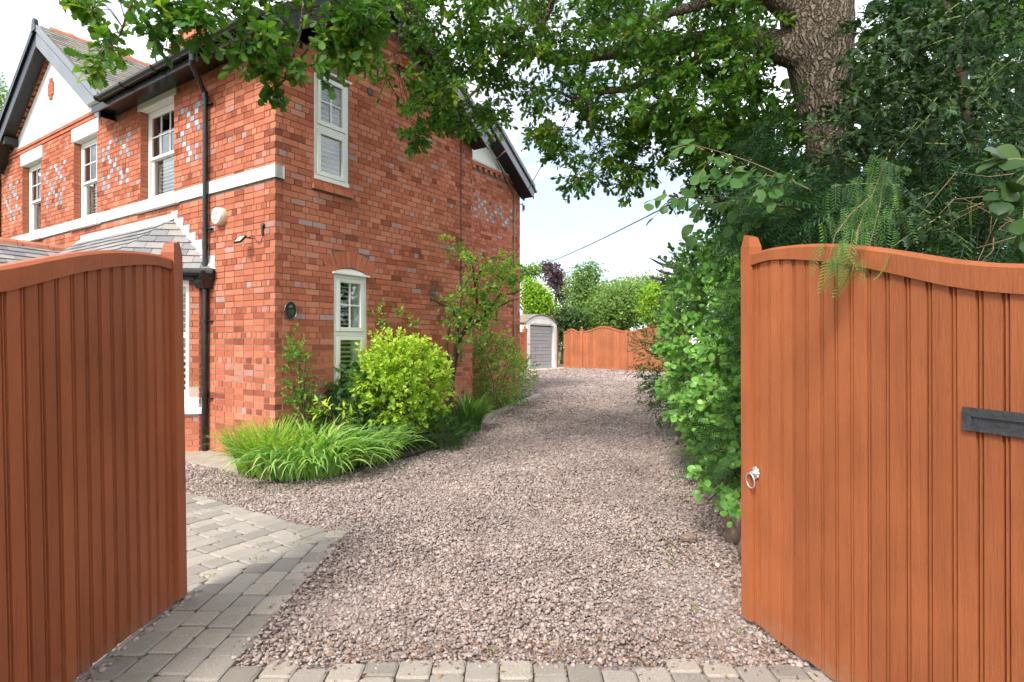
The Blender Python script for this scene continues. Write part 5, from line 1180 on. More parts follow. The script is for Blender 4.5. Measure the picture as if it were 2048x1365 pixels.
yspray([(1480, 340), (1700, 330), (2060, 280), (2060, 540), (1900, 525), (1760, 500), (1560, 500), (1480, 470)], 1500, 3.2, 4.8, (-.5, -.4, -.45), .18, .32, .28)
yspray([(1500, 230), (1560, 230), (1620, 320), (1720, 320), (1740, 420), (1620, 480), (1480, 470), (1490, 330)], 380, 4.6, 5.4, (-.6, -.3, -.4), .2, .34, .3)
yspray([(1740, 0), (2060, -40), (2060, 330), (1760, 330)], 600, 4.2, 5.6, (-.4, -.3, -.3), .22, .36, .2)
yspray([(1520, 440), (1680, 440), (1670, 500), (1530, 495)], 120, 3.3, 3.9, (-.8, -.3, -.35), .16, .26, .42)
# the long spray that hangs over the gate top
for k in range(80):
    t = random.random(); x = 1760-60*t+random.gauss(0, 26+22*t); y = 330+190*t+random.gauss(0, 14)
    if y > 545 - abs(x-1700)*.25: y -= 40
    pos.append(np.array(px(x, y, 2.72-.36*t+random.gauss(0, .05)))); dd.append(np.array([-.25+.2*random.gauss(0, 1), -.35, -.75])); sz.append(random.uniform(.10, .15)); rn.append(min(1, .62+.25*t+random.gauss(0, .12)))
hang = [[np.array(px(*q))-YB for q in l] for l in ([(1780, 300, 2.78), (1745, 390, 2.66), (1715, 460, 2.5), (1690, 530, 2.38)], [(1770, 330, 2.75), (1760, 410, 2.62), (1745, 470, 2.5), (1735, 505, 2.42)], [(1745, 390, 2.66), (1700, 430, 2.56), (1670, 470, 2.48), (1660, 510, 2.42)], [(1715, 460, 2.5), (1712, 500, 2.44), (1705, 545, 2.38)])]
twigs('hanging_stems', hang, .0035, M['pale_twig'], yew, seg=5)
foliage('foliage', 'yew', np.array(pos)-YB, np.array(dd), rng.normal(size=(len(pos), 3))*.45+np.array([0, -.6, 1]), sz, M['yew_leaf'], yew, np.array(rn))
m = MB(); m.tube([(.5, .4, -.02), (.45, .3, 1.2), (.35, .2, 2.6), (.2, .3, 4.0), (.1, .4, 5.2)], [.16, .14, .11, .08, .03], 10); m.build('trunk', M['twig'], yew)
br = []
for k in range(12):
    a = np.array(px(random.uniform(1900, 2080), random.uniform(330, 500), random.uniform(2.5, 3.4))); b = np.array(px(random.uniform(1740, 2060), random.uniform(420, 545), random.uniform(2.3, 2.9))); mid = (a+b)/2 + rng.normal(size=3)*.10
    br.append([a-YB, (a*.6+mid*.4)-YB+rng.normal(size=3)*.02, mid-YB, b-YB])
twigs('bare_twigs', br, .0028, M['pale_twig'], yew, seg=4)
# inner darkness of the thicket: more evergreen behind it
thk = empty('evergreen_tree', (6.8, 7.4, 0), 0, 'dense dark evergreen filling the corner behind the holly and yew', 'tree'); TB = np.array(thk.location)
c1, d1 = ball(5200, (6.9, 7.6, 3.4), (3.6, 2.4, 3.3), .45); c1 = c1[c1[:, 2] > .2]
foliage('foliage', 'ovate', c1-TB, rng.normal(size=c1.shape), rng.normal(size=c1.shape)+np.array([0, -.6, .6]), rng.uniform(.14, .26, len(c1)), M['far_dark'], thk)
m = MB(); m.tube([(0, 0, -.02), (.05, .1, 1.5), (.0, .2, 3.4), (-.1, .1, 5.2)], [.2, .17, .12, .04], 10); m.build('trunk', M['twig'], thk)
for k, (a, b, lab) in enumerate(((px(1620, 380, 3.2), px(1380, 290, 3.0), 'upper leafy hazel branch reaching left below the oak trunk'), (px(1600, 420, 3.3), px(1330, 392, 3.05), 'lower leafy hazel branch hanging just above the gate post'))):
    hz_ = empty('hazel_branch', a, 0, lab, 'branch', 'hazel branches'); A = np.array(a)
    st = []; dr = []; ln = []; main = [np.array(a)*(1-t)+np.array(b)*t + np.array([0, 0, .03*math.sin(t*3)]) for t in [i/8 for i in range(9)]]
    for i in range(11):
        t = .12+.86*i/10; p_ = np.array(a)*(1-t)+np.array(b)*t; st.append(p_); d = np.array(b-a); d = d/np.linalg.norm(d); dr.append(d + rng.normal(size=3)*.55); ln.append(.17)
    Pp, Dd, Nn, Ss, Rr, L3 = shoots(st, dr, ln, 5, 55, .5, .076, .5, 0, (-.1, -.55, .9))
    Dd[:, 2] -= .45
    foliage('foliage', 'round', Pp-A, Dd, Nn, Ss, M['hazel_leaf'], hz_, Rr); twigs('stem', [[q-A for q in main]] + [[q-A for q in l] for l in L3], .0035, M['pale_twig'], hz_)
ivy = empty('broad_leaf_branch', px(2060, 360, 2.3), 0, 'few large pointed leaves at the picture edge above the gate', 'branch'); A = np.array(ivy.location)
st = [px(2050, 320+30*i, 2.35) for i in range(4)]; dr = [(-.6, -.1, .1), (-.5, 0, -.4), (-.7, -.1, -.1), (-.2, -.1, -.8)]
Pp, Dd, Nn, Ss, Rr, L3 = shoots([np.array(s_) for s_ in st], dr, [.14]*4, 4, 55, .3, .10, .4, 0, (-.2, -.6, .8)); foliage('foliage', 'ovate', Pp-A, Dd, Nn, Ss, M['holly_leaf'], ivy, Rr*.5+.5, np.full(len(Pp), 1.5)); twigs('stem', [[q-A for q in l] for l in L3], .004, M['green_twig'], ivy)

# ================================================================ the hedge side of the drive
gr = empty('broadleaf_shrub', (2.75, 6.6, 0), 0, 'tall glossy broad-leaved shrub pressing against the gate post', 'shrub'); GB = np.array(gr.location)
st = []; dr = []; ln = []
def crown_shoots(n, c, r, L, shell=.6, up=.25):
    c_, d_ = ball(n, c, r, shell); k = c_[:, 2] > .15; c_ = c_[k]; d_ = d_[k]
    return c_, d_ + rng.normal(size=d_.shape)*.35 + np.array([0, 0, up]), L*rng.uniform(.7, 1.3, len(c_))
S_ = [crown_shoots(900, (2.55, 6.3, 1.40), (.80, 1.5, 1.28), .2, .5), crown_shoots(480, (2.28, 5.0, 1.20), (.50, .85, 1.05), .18, .5), crown_shoots(240, (2.7, 6.9, 2.3), (.8, .9, .6), .22)]
st = np.vstack([q[0] for q in S_]); dr = np.vstack([q[1] for q in S_]); ln = np.concatenate([q[2] for q in S_])
Pp, Dd, Nn, Ss, Rr, L3 = shoots(st, dr, ln, 10, 58, .2, .074, .5, 0, (-.5, -.6, .8)); foliage('foliage', 'ovate', Pp-GB, Dd, Nn, Ss, M['gris_leaf'], gr, Rr, np.full(len(Pp), 1.25)); twigs('stems', [[q-GB for q in l] for l in L3], .003, M['pale_twig'], gr)
def trunks(parent, base, spread, h, n, r, mat, top=None):
    for k in range(n):
        a = 2*math.pi*k/n+random.random(); e = Vector((math.cos(a)*spread, math.sin(a)*spread, h*random.uniform(.8, 1.1))); m = MB()
        m.tube([(math.cos(a)*.06, math.sin(a)*.06, -.03), (e.x*.3+random.uniform(-.05, .05), e.y*.3, e.z*.4), (e.x*.7, e.y*.7+random.uniform(-.05, .05), e.z*.75), tuple(e)], [r, r*.8, r*.55, r*.2], 6); m.build('stem', mat, parent)
trunks(gr, None, .7, 2.0, 5, .03, M['twig'])
pv = empty('privet_bush', (3.25, 9.0, 0), 0, 'dark small-leaved bush leaning over the gravel beyond the shrub', 'bush'); PB_ = np.array(pv.location)
S_ = [crown_shoots(430, (2.90, 8.9, .95), (.66, 1.6, 1.05), .2), crown_shoots(220, (2.70, 7.4, .70), (.45, .9, .70), .16), crown_shoots(90, (2.95, 10.2, 1.2), (.6, 1.2, 1.0), .35, .7, .4), crown_shoots(420, (3.7, 12.6, 1.15), (.95, 2.6, 1.3), .25), crown_shoots(200, (5.0, 16.5, 1.2), (1.0, 2.6, 1.3), .3)]
st = np.vstack([q[0] for q in S_]); dr = np.vstack([q[1] for q in S_]); ln = np.concatenate([q[2] for q in S_])
Pp, Dd, Nn, Ss, Rr, L3 = shoots(st, dr, ln, 14, 62, .25, .046, .6); foliage('foliage', 'small', Pp-PB_, Dd, Nn, Ss, M['privet_leaf'], pv, Rr); twigs('stems', [[q-PB_ for q in l] for l in L3], .0025, M['twig'], pv)
trunks(pv, None, .5, 1.3, 5, .025, M['twig'])
bu = empty('buddleja_bush', (3.4, 8.6, 0), 0, 'buddleja with purple flower spikes rising above the hedge', 'bush'); UB = np.array(bu.location)
S_ = [crown_shoots(230, (3.3, 8.6, 2.35), (.85, 1.1, .72), .3, .5, .5)]
st = S_[0][0]; dr = S_[0][1]; ln = S_[0][2]
Pp, Dd, Nn, Ss, Rr, L3 = shoots(st, dr, ln, 12, 50, .35, .12, .5); foliage('foliage', 'lance', Pp-UB, Dd, Nn, Ss, M['acer_leaf'], bu, Rr*.6); twigs('stems', [[q-UB for q in l] for l in L3], .003, M['pale_twig'], bu)
trunks(bu, None, .6, 2.0, 4, .03, M['twig'])
pur = material('buddleja_purple', [(.3, (.22, .13, .30)), (.7, (.38, .27, .48))], .8, 'noise', 60, bump=.6)
for (x0, y0, x1, y1, Y) in ((1350, 537, 1300, 517, 7.6), (1372, 545, 1318, 516, 7.7), (1345, 548, 1312, 539, 7.5), (1330, 558, 1300, 554, 7.4), (1358, 545, 1352, 506, 7.7), (1370, 532, 1398, 520, 7.9), (1388, 540, 1410, 522, 8.0), (1365, 560, 1348, 528, 7.6), (1420, 520, 1432, 500, 8.3), (1335, 565, 1318, 556, 7.5), (1330, 610, 1316, 600, 7.5)):
    a, b = px(x0, y0, Y), px(x1, y1, Y-.05); m = MB(); n_ = 9
    pts_ = [a.lerp(b, k/n_) + Vector((0, 0, -.015*math.sin(math.pi*k/n_))) for k in range(n_+1)]
    rr_ = [.004, .017, .021, .022, .021, .019, .016, .012, .008, .002]; n0 = 0; m.tube([p-Vector(UB) for p in pts_], rr_, 9)
    for i in range(len(m.v)):
        q = Vector(m.v[i]); m.v[i] = tuple(q + Vector((random.gauss(0, .004), random.gauss(0, .004), random.gauss(0, .004))))
    m.build('flower_spike', pur, bu)
# low evergreen sprays and ivy between the stones
ly = empty('yew_shrub', (2.1, 4.9, 0), 0, 'low feathery evergreen shrub brushing the foot of the gate post', 'shrub'); LB = np.array(ly.location); pos = []; dd = []; sz = []; rn = []
yspray([(1500, 700), (1500, 960), (1460, 985), (1430, 970), (1390, 930), (1390, 890), (1420, 860), (1450, 800)], 170, 4.3, 5.5, (-.85, -.3, .02), .14, .26, .58, .4)
yspray([(1500, 540), (1500, 720), (1470, 700), (1450, 640), (1470, 560)], 60, 4.2, 5.0, (-.8, -.3, -.1), .16, .26, .5, .4)
foliage('foliage', 'hemlock', np.array(pos)-LB, np.array(dd), rng.normal(size=(len(pos), 3))*.4+np.array([-.2, -.5, 1]), sz, M['yew_leaf'], ly, np.array(rn)); trunks(ly, None, .35, .9, 5, .018, M['twig'])
iv = empty('bramble', (1.9, 4.5, 0), 0, 'light green bramble trailing over the edging stones', 'bramble'); IB = np.array(iv.location)
st = in_view([(1500, 930), (1500, 1060), (1470, 1040), (1440, 990), (1395, 980), (1400, 935), (1450, 925)], 24, 4.05, 4.6); dr = [np.array([-.5, -.3, .1])+rng.normal(size=3)*.5 for _ in st]
Pp, Dd, Nn, Ss, Rr, L3 = shoots(st, dr, [.12]*len(st), 4, 55, .4, .068, .4, 0, (-.3, -.6, .8)); foliage('foliage', 'ovate', Pp-IB, Dd, Nn, Ss, M['gris_leaf'], iv, Rr*.6+.1, np.full(len(Pp), 1.35)); twigs('stems', [[q-IB for q in l] for l in L3], .0025, M['green_twig'], iv)
# edging stones
M['stone'] = material('garden_stone', [(.3, (.13, .085, .062)), (.7, (.27, .19, .145))], .95, 'noise', 6, bump=.8, bump_scale=14, speck=.2, dirt=((.06, .07, .035), 5, .55, .6))
for i, (x, y, z, sx, sy, sz_, lab) in enumerate(((1.80, 4.42, .15, .13, .16, .17, 'pale brown edging stone nearest the bright gate'), (1.96, 4.95, .10, .13, .17, .13, 'reddish edging stone half covered by bramble leaves'), (2.12, 5.45, .09, .16, .18, .12, 'flat reddish stone behind the bramble'), (2.32, 6.05, .10, .17, .20, .13, 'rough brown stone under the feathery evergreen'), (2.50, 6.75, .12, .17, .22, .17, 'tall mossy stone at the foot of the broad-leaved shrub'), (1.72, 4.02, .08, .10, .14, .12, 'small dark stone tucked behind the gate edge'), (1.38, 4.45, .03, .055, .05, .035, 'round grey stone lying loose on the gravel'))):
    bm = bmesh.new(); bmesh.ops.create_icosphere(bm, subdivisions=3, radius=1)
    for v in bm.verts:
        n = v.co.normalized(); k = 1+.16*math.sin(n.x*4+i)+.12*math.sin(n.y*5+2*i)+.10*math.sin(n.z*6+i*3)+random.uniform(-.03, .03); v.co = Vector((n.x*sx*k, n.y*sy*k, n.z*sz_*k))
    me = bpy.data.meshes.new('garden_stone'); bm.to_mesh(me); bm.free(); me.materials.append(M['stone']); o = new_obj('garden_stone', me, None, (x, y, z)); o.rotation_euler = (0, 0, random.random()*3); smooth_by_angle(o, 40); tag(o, lab, 'stone', 'edging stones')
# soil under the hedge
m = MB(); L_ = [(1.55, 3.3), (1.82, 4.1), (2.10, 5.2), (2.45, 6.5), (2.72, 7.6), (3.0, 9.0), (3.5, 11.5), (4.2, 14.0), (5.6, 20)]; n_ = len(L_)
m.add([(x+.08*math.sin(y*5), y, ground(x, y)+.004) for x, y in L_] + [(x+.55, y, ground(x, y)+.12) for x, y in L_] + [(x+9, y, ground(x, y)+.15) for x, y in L_], [(i, i+1, n_+i+1, n_+i) for i in range(n_-1)] + [(n_+i, n_+i+1, 2*n_+i+1, 2*n_+i) for i in range(n_-1)]); tag(m.build('hedge_bank', M['soil'], smooth=True), kind='structure')
# ================================================================ the bed along the house
def HP(v, u, z): return np.array(hw(v, u, z))
bedp = [(-.55, -.35), (-.62, -.8), (-.45, -1.1), (-.1, -1.2), (.5, -1.2), (1.3, -1.2), (2.0, -1.05), (2.8, -.80), (3.6, -.45), (4.3, -.12), (5.2, .25), (6.2, .55), (7.4, .85), (8.4, 1.1), (8.4, 1.49), (4.2, 1.49), (4.2, -.01), (0, -.01), (-.4, -.01)]
m = MB(); cpt = [hw(v, u, 0) for v, u in bedp]; m.add([(p.x, p.y, ground(p.x, p.y)+.035) for p in cpt], [tuple(range(len(cpt)))]); tag(m.build('flower_bed', M['soil']), kind='structure')
k0 = None
edge = [(3.6, -.47), (4.3, -.14), (5.2, .23), (6.2, .53), (7.4, .83), (8.6, 1.12)]
for i, (a, b) in enumerate(zip(edge[:-1], edge[1:])):
    p, q = hw(*a, 0), hw(*b, 0); m = MB(); d = (q-p).normalized(); s_ = Vector((d.y, -d.x, 0))*.045; z0_ = ground(p.x, p.y); z1_ = ground(q.x, q.y); g_ = d*.01
    m.hexa([p-s_+g_+Vector((0, 0, z0_-.05)), p+s_+g_+Vector((0, 0, z0_-.05)), q+s_-g_+Vector((0, 0, z1_-.05)), q-s_-g_+Vector((0, 0, z1_-.05)), p-s_+g_+Vector((0, 0, z0_+.07)), p+s_+g_+Vector((0, 0, z0_+.07)), q+s_-g_+Vector((0, 0, z1_+.07)), q-s_-g_+Vector((0, 0, z1_+.07))])
    o = m.build('bed_edging', M['concrete']); tag(o, ['kerb piece beside the dark grassy clump', 'kerb piece just past the dark grassy clump', 'kerb piece in front of the rose bush', 'kerb piece under the far side of the rose bush', 'kerb piece farthest along the house bed'][i], 'kerb', 'bed edging kerbs')
def blades(name, roots, outd, L, W, droop, mat, parent, base, rnd=None, n=8):
    """arching strap leaves"""
    V = []; F = []; A = []
    for i in range(len(roots)):
        p = np.array(roots[i], float); d = np.array(outd[i], float); d /= max(np.linalg.norm(d), 1e-6); s_ = np.array([-d[1], d[0], 0]); s_ /= max(np.linalg.norm(s_), 1e-6)
        l = L[i]; dz = droop[i]; k0 = len(V); r_ = rng.random() if rnd is None else rnd[i]; tw = rng.normal()*.25
        pos_ = p.copy(); el = math.asin(max(-1, min(1, d[2]))); hx = np.array([d[0], d[1], 0]); hx /= max(np.linalg.norm(hx), 1e-6)
        for j in range(n):
            t = j/(n-1); ww = W*(.7+.3*min(1, t*5))*(1 if t < .5 else max(.02, 1-((t-.5)/.5)**1.6)); sv = s_*math.cos(tw) + np.array([0, 0, 1])*math.sin(tw)
            V += [tuple(pos_-sv*ww), tuple(pos_+sv*ww)]
            if j: F.append((k0+2*j-2, k0+2*j-1, k0+2*j+1, k0+2*j)); A.append(r_)
            a_ = el - dz*(t**1.3); pos_ = pos_ + (hx*math.cos(a_) + np.array([0, 0, math.sin(a_)]))*l/(n-1)
            if pos_[2] < .012: pos_[2] = .012+.006*rng.random()
    m = MB(); m.v = [tuple(np.array(v)-base) for v in V]; m.f = F; m.a = A; return m.build(name, mat, parent)
cro = empty('strap_leaf_clump', hw(-.1, -.75, 0), 0, 'wide clump of arching strap leaves spilling onto the gravel', 'plant'); CB = np.array(cro.location)
def clump(n, c, r, lo, hi, el0, el1, dr0, dr1, fan=None):
    ro = []; od = []; L = []; dp_ = []
    for _ in range(n):
        a = random.uniform(0, 2*math.pi); q = math.sqrt(random.random()); x = c[0]+math.cos(a)*r[0]*q; y = c[1]+math.sin(a)*r[1]*q
        p = HP(x, y, .03); oa = a + random.gauss(0, .5); e = R(random.uniform(el0, el1)) + R(22)*(1-q)
        dv = np.array(hw(math.cos(oa), math.sin(oa), 0)-hw(0, 0, 0)); od.append(dv*math.cos(e)+np.array([0, 0, math.sin(e)])); ro.append(p); L.append(random.uniform(lo, hi)); dp_.append(R(random.uniform(dr0, dr1)))
    return ro, od, L, dp_
ro, od, L, dp_ = clump(640, (-.10, -.80), (.60, .50), .55, .88, 50, 76, 75, 140); blades('green_blades', ro, od, L, .0135, dp_, M['blade_leaf'], cro, CB, n=9)
ro, od, L, dp_ = clump(330, (.70, -.85), (.45, .42), .50, .82, 50, 76, 75, 135); blades('green_blades', ro, od, L, .0130, dp_, M['blade_leaf'], cro, CB, n=9)
ro, od, L, dp_ = clump(430, (-.38, -.40), (.30, .36), .48, .74, 60, 82, 25, 80); blades('bright_blades', ro, od, L, .0095, dp_, M['blade_bright'], cro, CB, n=8)
# glossy lime shrub
eu = empty('lime_green_shrub', hw(1.85, -.55, 0), 0, 'rounded lime-green shrub in front of the ground-floor window', 'shrub'); EB = np.array(eu.location)
LO = []; DN = []
for (cv, cu, cz), (rv, ru, rz_), n in (((1.75, -.58, .85), (.72, .46, .62), 520), ((1.35, -.62, .75), (.40, .38, .45), 170), ((2.15, -.52, 1.05), (.42, .38, .42), 170), ((1.65, -.50, 1.25), (.50, .36, .36), 170)):
    c_, d_ = ball(n, (0, 0, 0), (1.05, 1.05, 1.05), .6); q = np.stack([cv+c_[:, 0]*rv, cu+c_[:, 1]*ru, cz+c_[:, 2]*rz_], 1); k = (q[:, 2] > .30) & (q[:, 1] < -.05); LO.append(q[k]); DN.append(d_[k])
loc_ = np.vstack(LO); d_ = np.vstack(DN)
st = np.array([HP(*q) for q in loc_]); Rm = np.array(HM.to_3x3()); dr = d_ @ Rm.T + rng.normal(size=d_.shape)*.3 + np.array([0, 0, .3])
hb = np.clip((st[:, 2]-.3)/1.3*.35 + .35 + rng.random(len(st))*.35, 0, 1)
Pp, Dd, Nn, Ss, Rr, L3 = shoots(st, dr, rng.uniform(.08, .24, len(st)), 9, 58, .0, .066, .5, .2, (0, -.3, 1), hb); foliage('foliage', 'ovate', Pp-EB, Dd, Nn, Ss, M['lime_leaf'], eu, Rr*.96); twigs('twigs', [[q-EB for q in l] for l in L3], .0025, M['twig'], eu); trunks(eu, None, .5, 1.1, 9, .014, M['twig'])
# small crooked tree
ac = empty('small_tree', hw(3.35, -.42, 0), 0, 'small crooked tree with light green leaves against the side wall', 'tree'); AB = np.array(ac.location)
def HPx(lst): return [px(*q) for q in lst]
limb2 = [([(900, 870, 10.05), (898, 820, 10.05), (904, 760, 10.05), (912, 715, 10.05), (915, 705, 10.0)], [.055, .05, .045, .04, .035]),
 ([(904, 760, 10.05), (912, 690, 9.95), (930, 660, 9.9), (958, 640, 9.8), (985, 610, 9.7), (1000, 590, 9.65), (1028, 588, 9.6), (1050, 575, 9.6)], [.045, .042, .036, .03, .022, .016, .010, .006]),
 ([(930, 660, 9.9), (955, 610, 9.85), (950, 570, 9.8), (962, 540, 9.8), (985, 515, 9.75), (1010, 520, 9.7)], [.03, .026, .02, .015, .010, .005]),
 ([(912, 690, 9.95), (915, 640, 9.9), (900, 615, 9.85), (880, 606, 9.85), (850, 590, 9.8), (832, 570, 9.75), (815, 545, 9.75), (800, 530, 9.7)], [.04, .034, .03, .026, .022, .016, .010, .006]),
 ([(950, 570, 9.8), (945, 530, 9.8), (925, 500, 9.75), (905, 480, 9.75)], [.018, .013, .009, .004]),
 ([(900, 740, 10.05), (893, 690, 10.0), (900, 650, 10.0), (888, 640, 10.0)], [.03, .024, .018, .008]),
 ([(958, 640, 9.8), (990, 620, 9.7), (1020, 602, 9.6), (1040, 598, 9.6)], [.02, .015, .01, .004])]
for pts, rad in limb2:
    m = MB(); rough_tube(m, [px(*q)-Vector(AB) for q in pts], rad, 8, .08, 4); smooth_by_angle(m.build('limb' if len(pts) != 5 else 'trunk', M['twig'], ac), 60)
st = []; dr = []; ln = []
for poly, n in (([(890, 470), (925, 480), (960, 530), (1000, 510), (1045, 520), (1040, 570), (1000, 590), (960, 560), (930, 530), (900, 505)], 105), ([(905, 575), (990, 560), (1010, 600), (985, 650), (930, 660), (880, 640), (880, 605)], 130), ([(885, 640), (1000, 640), (1005, 690), (940, 700), (890, 680)], 34)):
    for c in in_view(poly, n, 9.3, 10.1): st.append(c); dr.append(rng.normal(size=3)+np.array([0, 0, .3])); ln.append(.2)
Pp, Dd, Nn, Ss, Rr, L3 = shoots(st, dr, ln, 9, 60, .2, .072, .5); foliage('foliage', 'ovate', Pp-AB, Dd, Nn, Ss, M['acer_leaf'], ac, Rr); twigs('twigs', [[q-AB for q in l] for l in L3], .004, M['twig'], ac)
st = in_view([(775, 510), (830, 515), (835, 545), (800, 550), (770, 535)], 9, 9.6, 9.8); Pp, Dd, Nn, Ss, Rr, L3 = shoots(st, rng.normal(size=(len(st), 3)), [.14]*len(st), 6, 60, .2, .07, .5); foliage('rusty_foliage', 'ovate', Pp-AB, Dd, Nn, Ss, M['rust_leaf'], ac, Rr); twigs('twigs', [[q-AB for q in l] for l in L3], .003, M['twig'], ac)
dead = []
for k in range(60):
    a = np.array(px(random.uniform(835, 880), random.uniform(575, 608), 9.8)); b = np.array(px(random.uniform(835, 905), random.uniform(545, 600), 9.75+random.gauss(0, .08))); dead.append([a-AB, (a+b)/2-AB+rng.normal(size=3)*.02, b-AB])
twigs('dead_twigs', dead, .003, M['bark'], ac)
def shrub(name, label, cat, base, blobs, leaf, mat, n, L, nl, size, ang=58, droop=.2, twig='twig', up=.3, stems=5, sh=.9, width=None, rndmap=None):
    g = empty(name, base, 0, label, cat); B = np.array(g.location); st = []; dr = []
    for c, r, k in blobs:
        p, d = ball(k, c, r, .45); q = p[:, 2] > .06; st.append(p[q]); dr.append(d[q]+rng.normal(size=(q.sum(), 3))*.4+np.array([0, 0, up]))
    st = np.vstack(st); dr = np.vstack(dr)
    Pp, Dd, Nn, Ss, Rr, L3 = shoots(st, dr, L*rng.uniform(.7, 1.3, len(st)), nl, ang, droop, size, .5); 
    foliage('foliage', leaf, Pp-B, Dd, Nn, Ss, mat, g, Rr if rndmap is None else rndmap(Rr), None if width is None else np.full(len(Pp), width)); twigs('twigs', [[q-B for q in l] for l in L3], .0025, M[twig], g)
    if stems: trunks(g, None, blobs[0][1][0]*.7, sh, stems, .014, M[twig])
    return g
def hwv(v, u, z): return tuple(hw(v, u, z))
shrub('cotoneaster_shrub', 'slim upright small-leaved shrub against the corner of the house', 'shrub', hwv(.25, -.22, 0), [(hwv(.27, -.20, .55), (.22, .2, .42), 90), (hwv(.20, -.18, 1.1), (.14, .13, .45), 60), (hwv(.16, -.16, 1.45), (.06, .06, .25), 16)], 'small', M['rose_leaf'], 0, .16, 14, .034, up=.9, sh=1.3, stems=4)
shrub('dark_shrub', 'dark leafy shrub below the ground-floor window', 'shrub', hwv(.85, -.42, 0), [(hwv(.75, -.38, .42), (.42, .3, .36), 150), (hwv(1.05, -.30, .75), (.3, .22, .3), 60)], 'small', M['privet_leaf'], 0, .16, 12, .05, sh=.8)
shrub('fig_leaved_plant', 'broad-leaved plant rising in front of the window frame', 'plant', hwv(1.05, -.40, 0), [(hwv(1.0, -.34, .95), (.22, .16, .32), 14)], 'round', M['hazel_leaf'], 0, .16, 4, .13, droop=.4, sh=.9, stems=3)
shrub('young_shoots', 'pale yellow-green shoots above the strap leaves', 'plant', hwv(.45, -.60, 0), [(hwv(.45, -.58, .62), (.16, .12, .16), 12)], 'lance', M['lime_leaf'], 0, .14, 6, .11, twig='pale_twig', sh=.6, stems=4)
shrub('climbing_rose', 'thin leafy climber on the wall beside the window', 'plant', hwv(2.2, -.12, 0), [(hwv(2.0, -.12, 1.75), (.38, .10, .28), 32), (hwv(1.75, -.10, 2.0), (.14, .06, .14), 10)], 'ovate', M['rose_leaf'], 0, .18, 7, .06, twig='pale_twig', sh=1.7, stems=3)
shrub('feathery_conifer', 'low feathery green conifer at the foot of the lime shrub', 'shrub', hwv(1.9, -1.05, 0), [(hwv(1.9, -1.02, .20), (.42, .28, .26), 150), (hwv(2.4, -.85, .25), (.35, .2, .25), 70)], 'hemlock', M['yew_leaf'], 0, .1, 3, .16, stems=4, sh=.3, rndmap=lambda r: .45+.5*r)
shrub('rose_bush', 'leafy pink-flowering rose bush at the far end of the house', 'bush', hwv(5.6, .45, .1), [(hwv(5.5, .55, .95), (.75, .45, .75), 420), (hwv(6.6, .85, .75), (.7, .4, .6), 220)], 'ovate', M['rose_leaf'], 0, .24, 10, .055, stems=7, sh=1.3, twig='pale_twig')
pk = material('pink_petal', [(.3, (.62, .20, .17)), (.7, (.75, .36, .30))], .6, 'noise', 30, trans=.1); ros = [o for o in bpy.data.objects if o.name == 'rose_bush'][0]
for (x, y) in ((1070, 700), (1072, 716), (1068, 725), (1063, 745), (1066, 752), (1058, 690), (1045, 688), (1000, 690), (1055, 740)):
    c_ = px(x, y, 12.3)-ros.location; bm = MB()
    for k in range(10):
        a = random.uniform(0, 6.28); e = random.uniform(-.3, 1.3); d = Vector((math.cos(a)*math.cos(e), math.sin(a)*math.cos(e), math.sin(e))); u = d.cross(Vector((.3, .2, .9))).normalized(); v_ = d.cross(u); r_ = .028
        bm.add([c_, c_+d*r_+u*r_*.7, c_+d*r_*1.5, c_+d*r_-u*r_*.7], [(0, 1, 2, 3)])
    bm.build('rose_flower', pk, ros)
iris = empty('iris_clump', hw(3.55, -.52, 0), 0, 'dark upright grassy clump at the bed edge past the crooked tree', 'plant'); ib = np.array(iris.location)
ro, od, L, dp_ = clump(260, (3.45, -.48), (.22, .20), .55, .85, 62, 84, 35, 110); blades('blades', ro, od, L, .010, dp_, M['dark_blade'], iris, ib, n=8)
# ================================================================ trees behind
def far_tree(name, label, x, Y, blobs, mat, size, trunk_h, leaf='rhomb', r=.16):
    g0 = ground(0, Y); p = px(x, 690, Y); g = empty(name, (p.x, Y, g0), 0, label, 'tree', 'trees beyond the fence'); B = np.array(g.location); P_ = []
    for (xx, yy, rx, ry, n) in blobs:
        c = np.array(px(xx, yy, Y)); sc_ = Y/1137.8; q, d = ball(n, c, (rx*sc_, rx*sc_*.8, ry*sc_), .35)
        # clumps
        cc = q[rng.integers(0, len(q), n)]; P_.append(q*.55+cc*.45 if False else q)
    P_ = np.vstack(P_); P_ = P_[P_[:, 2] > g0+.1]; k = rng.integers(0, max(8, len(P_)//28), len(P_)); cen = P_[rng.integers(0, len(P_), k.max()+1)]; P_ = cen[k]*.62 + P_*.38 + rng.normal(size=P_.shape)*.10
    cr_ = rng.random(k.max()+1)
    foliage('crown', leaf, P_-B, rng.normal(size=P_.shape), rng.normal(size=P_.shape)+np.array([-.3, -.5, .9]), size*rng.uniform(.7, 1.3, len(P_)), mat, g, np.clip(.6*cr_[k]+.4*rng.random(len(P_)), 0, 1))
    m = MB(); m.tube([(0, 0, -.05), (.1, 0, trunk_h*.4), (-.05, .1, trunk_h*.8), (.05, 0, trunk_h)], [r, r*.8, r*.5, r*.2], 8)
    for kk in range(5):
        a = random.uniform(0, 6.28); h = trunk_h*random.uniform(.4, .7); m.tube([(0, 0, h), (math.cos(a)*.6, math.sin(a)*.5, h+.7), (math.cos(a)*1.2, math.sin(a)*1.0, h+1.5)], [r*.4, r*.3, r*.1], 5)
    m.build('trunk', M['twig'], g); return g
far_tree('golden_conifer', 'bright yellow-green conifer directly behind the garage', 1075, 33, [(1072, 605, 42, 45, 2600), (1060, 575, 26, 28, 900), (1095, 625, 28, 30, 900)], M['far_lime'], .20, 4.0)
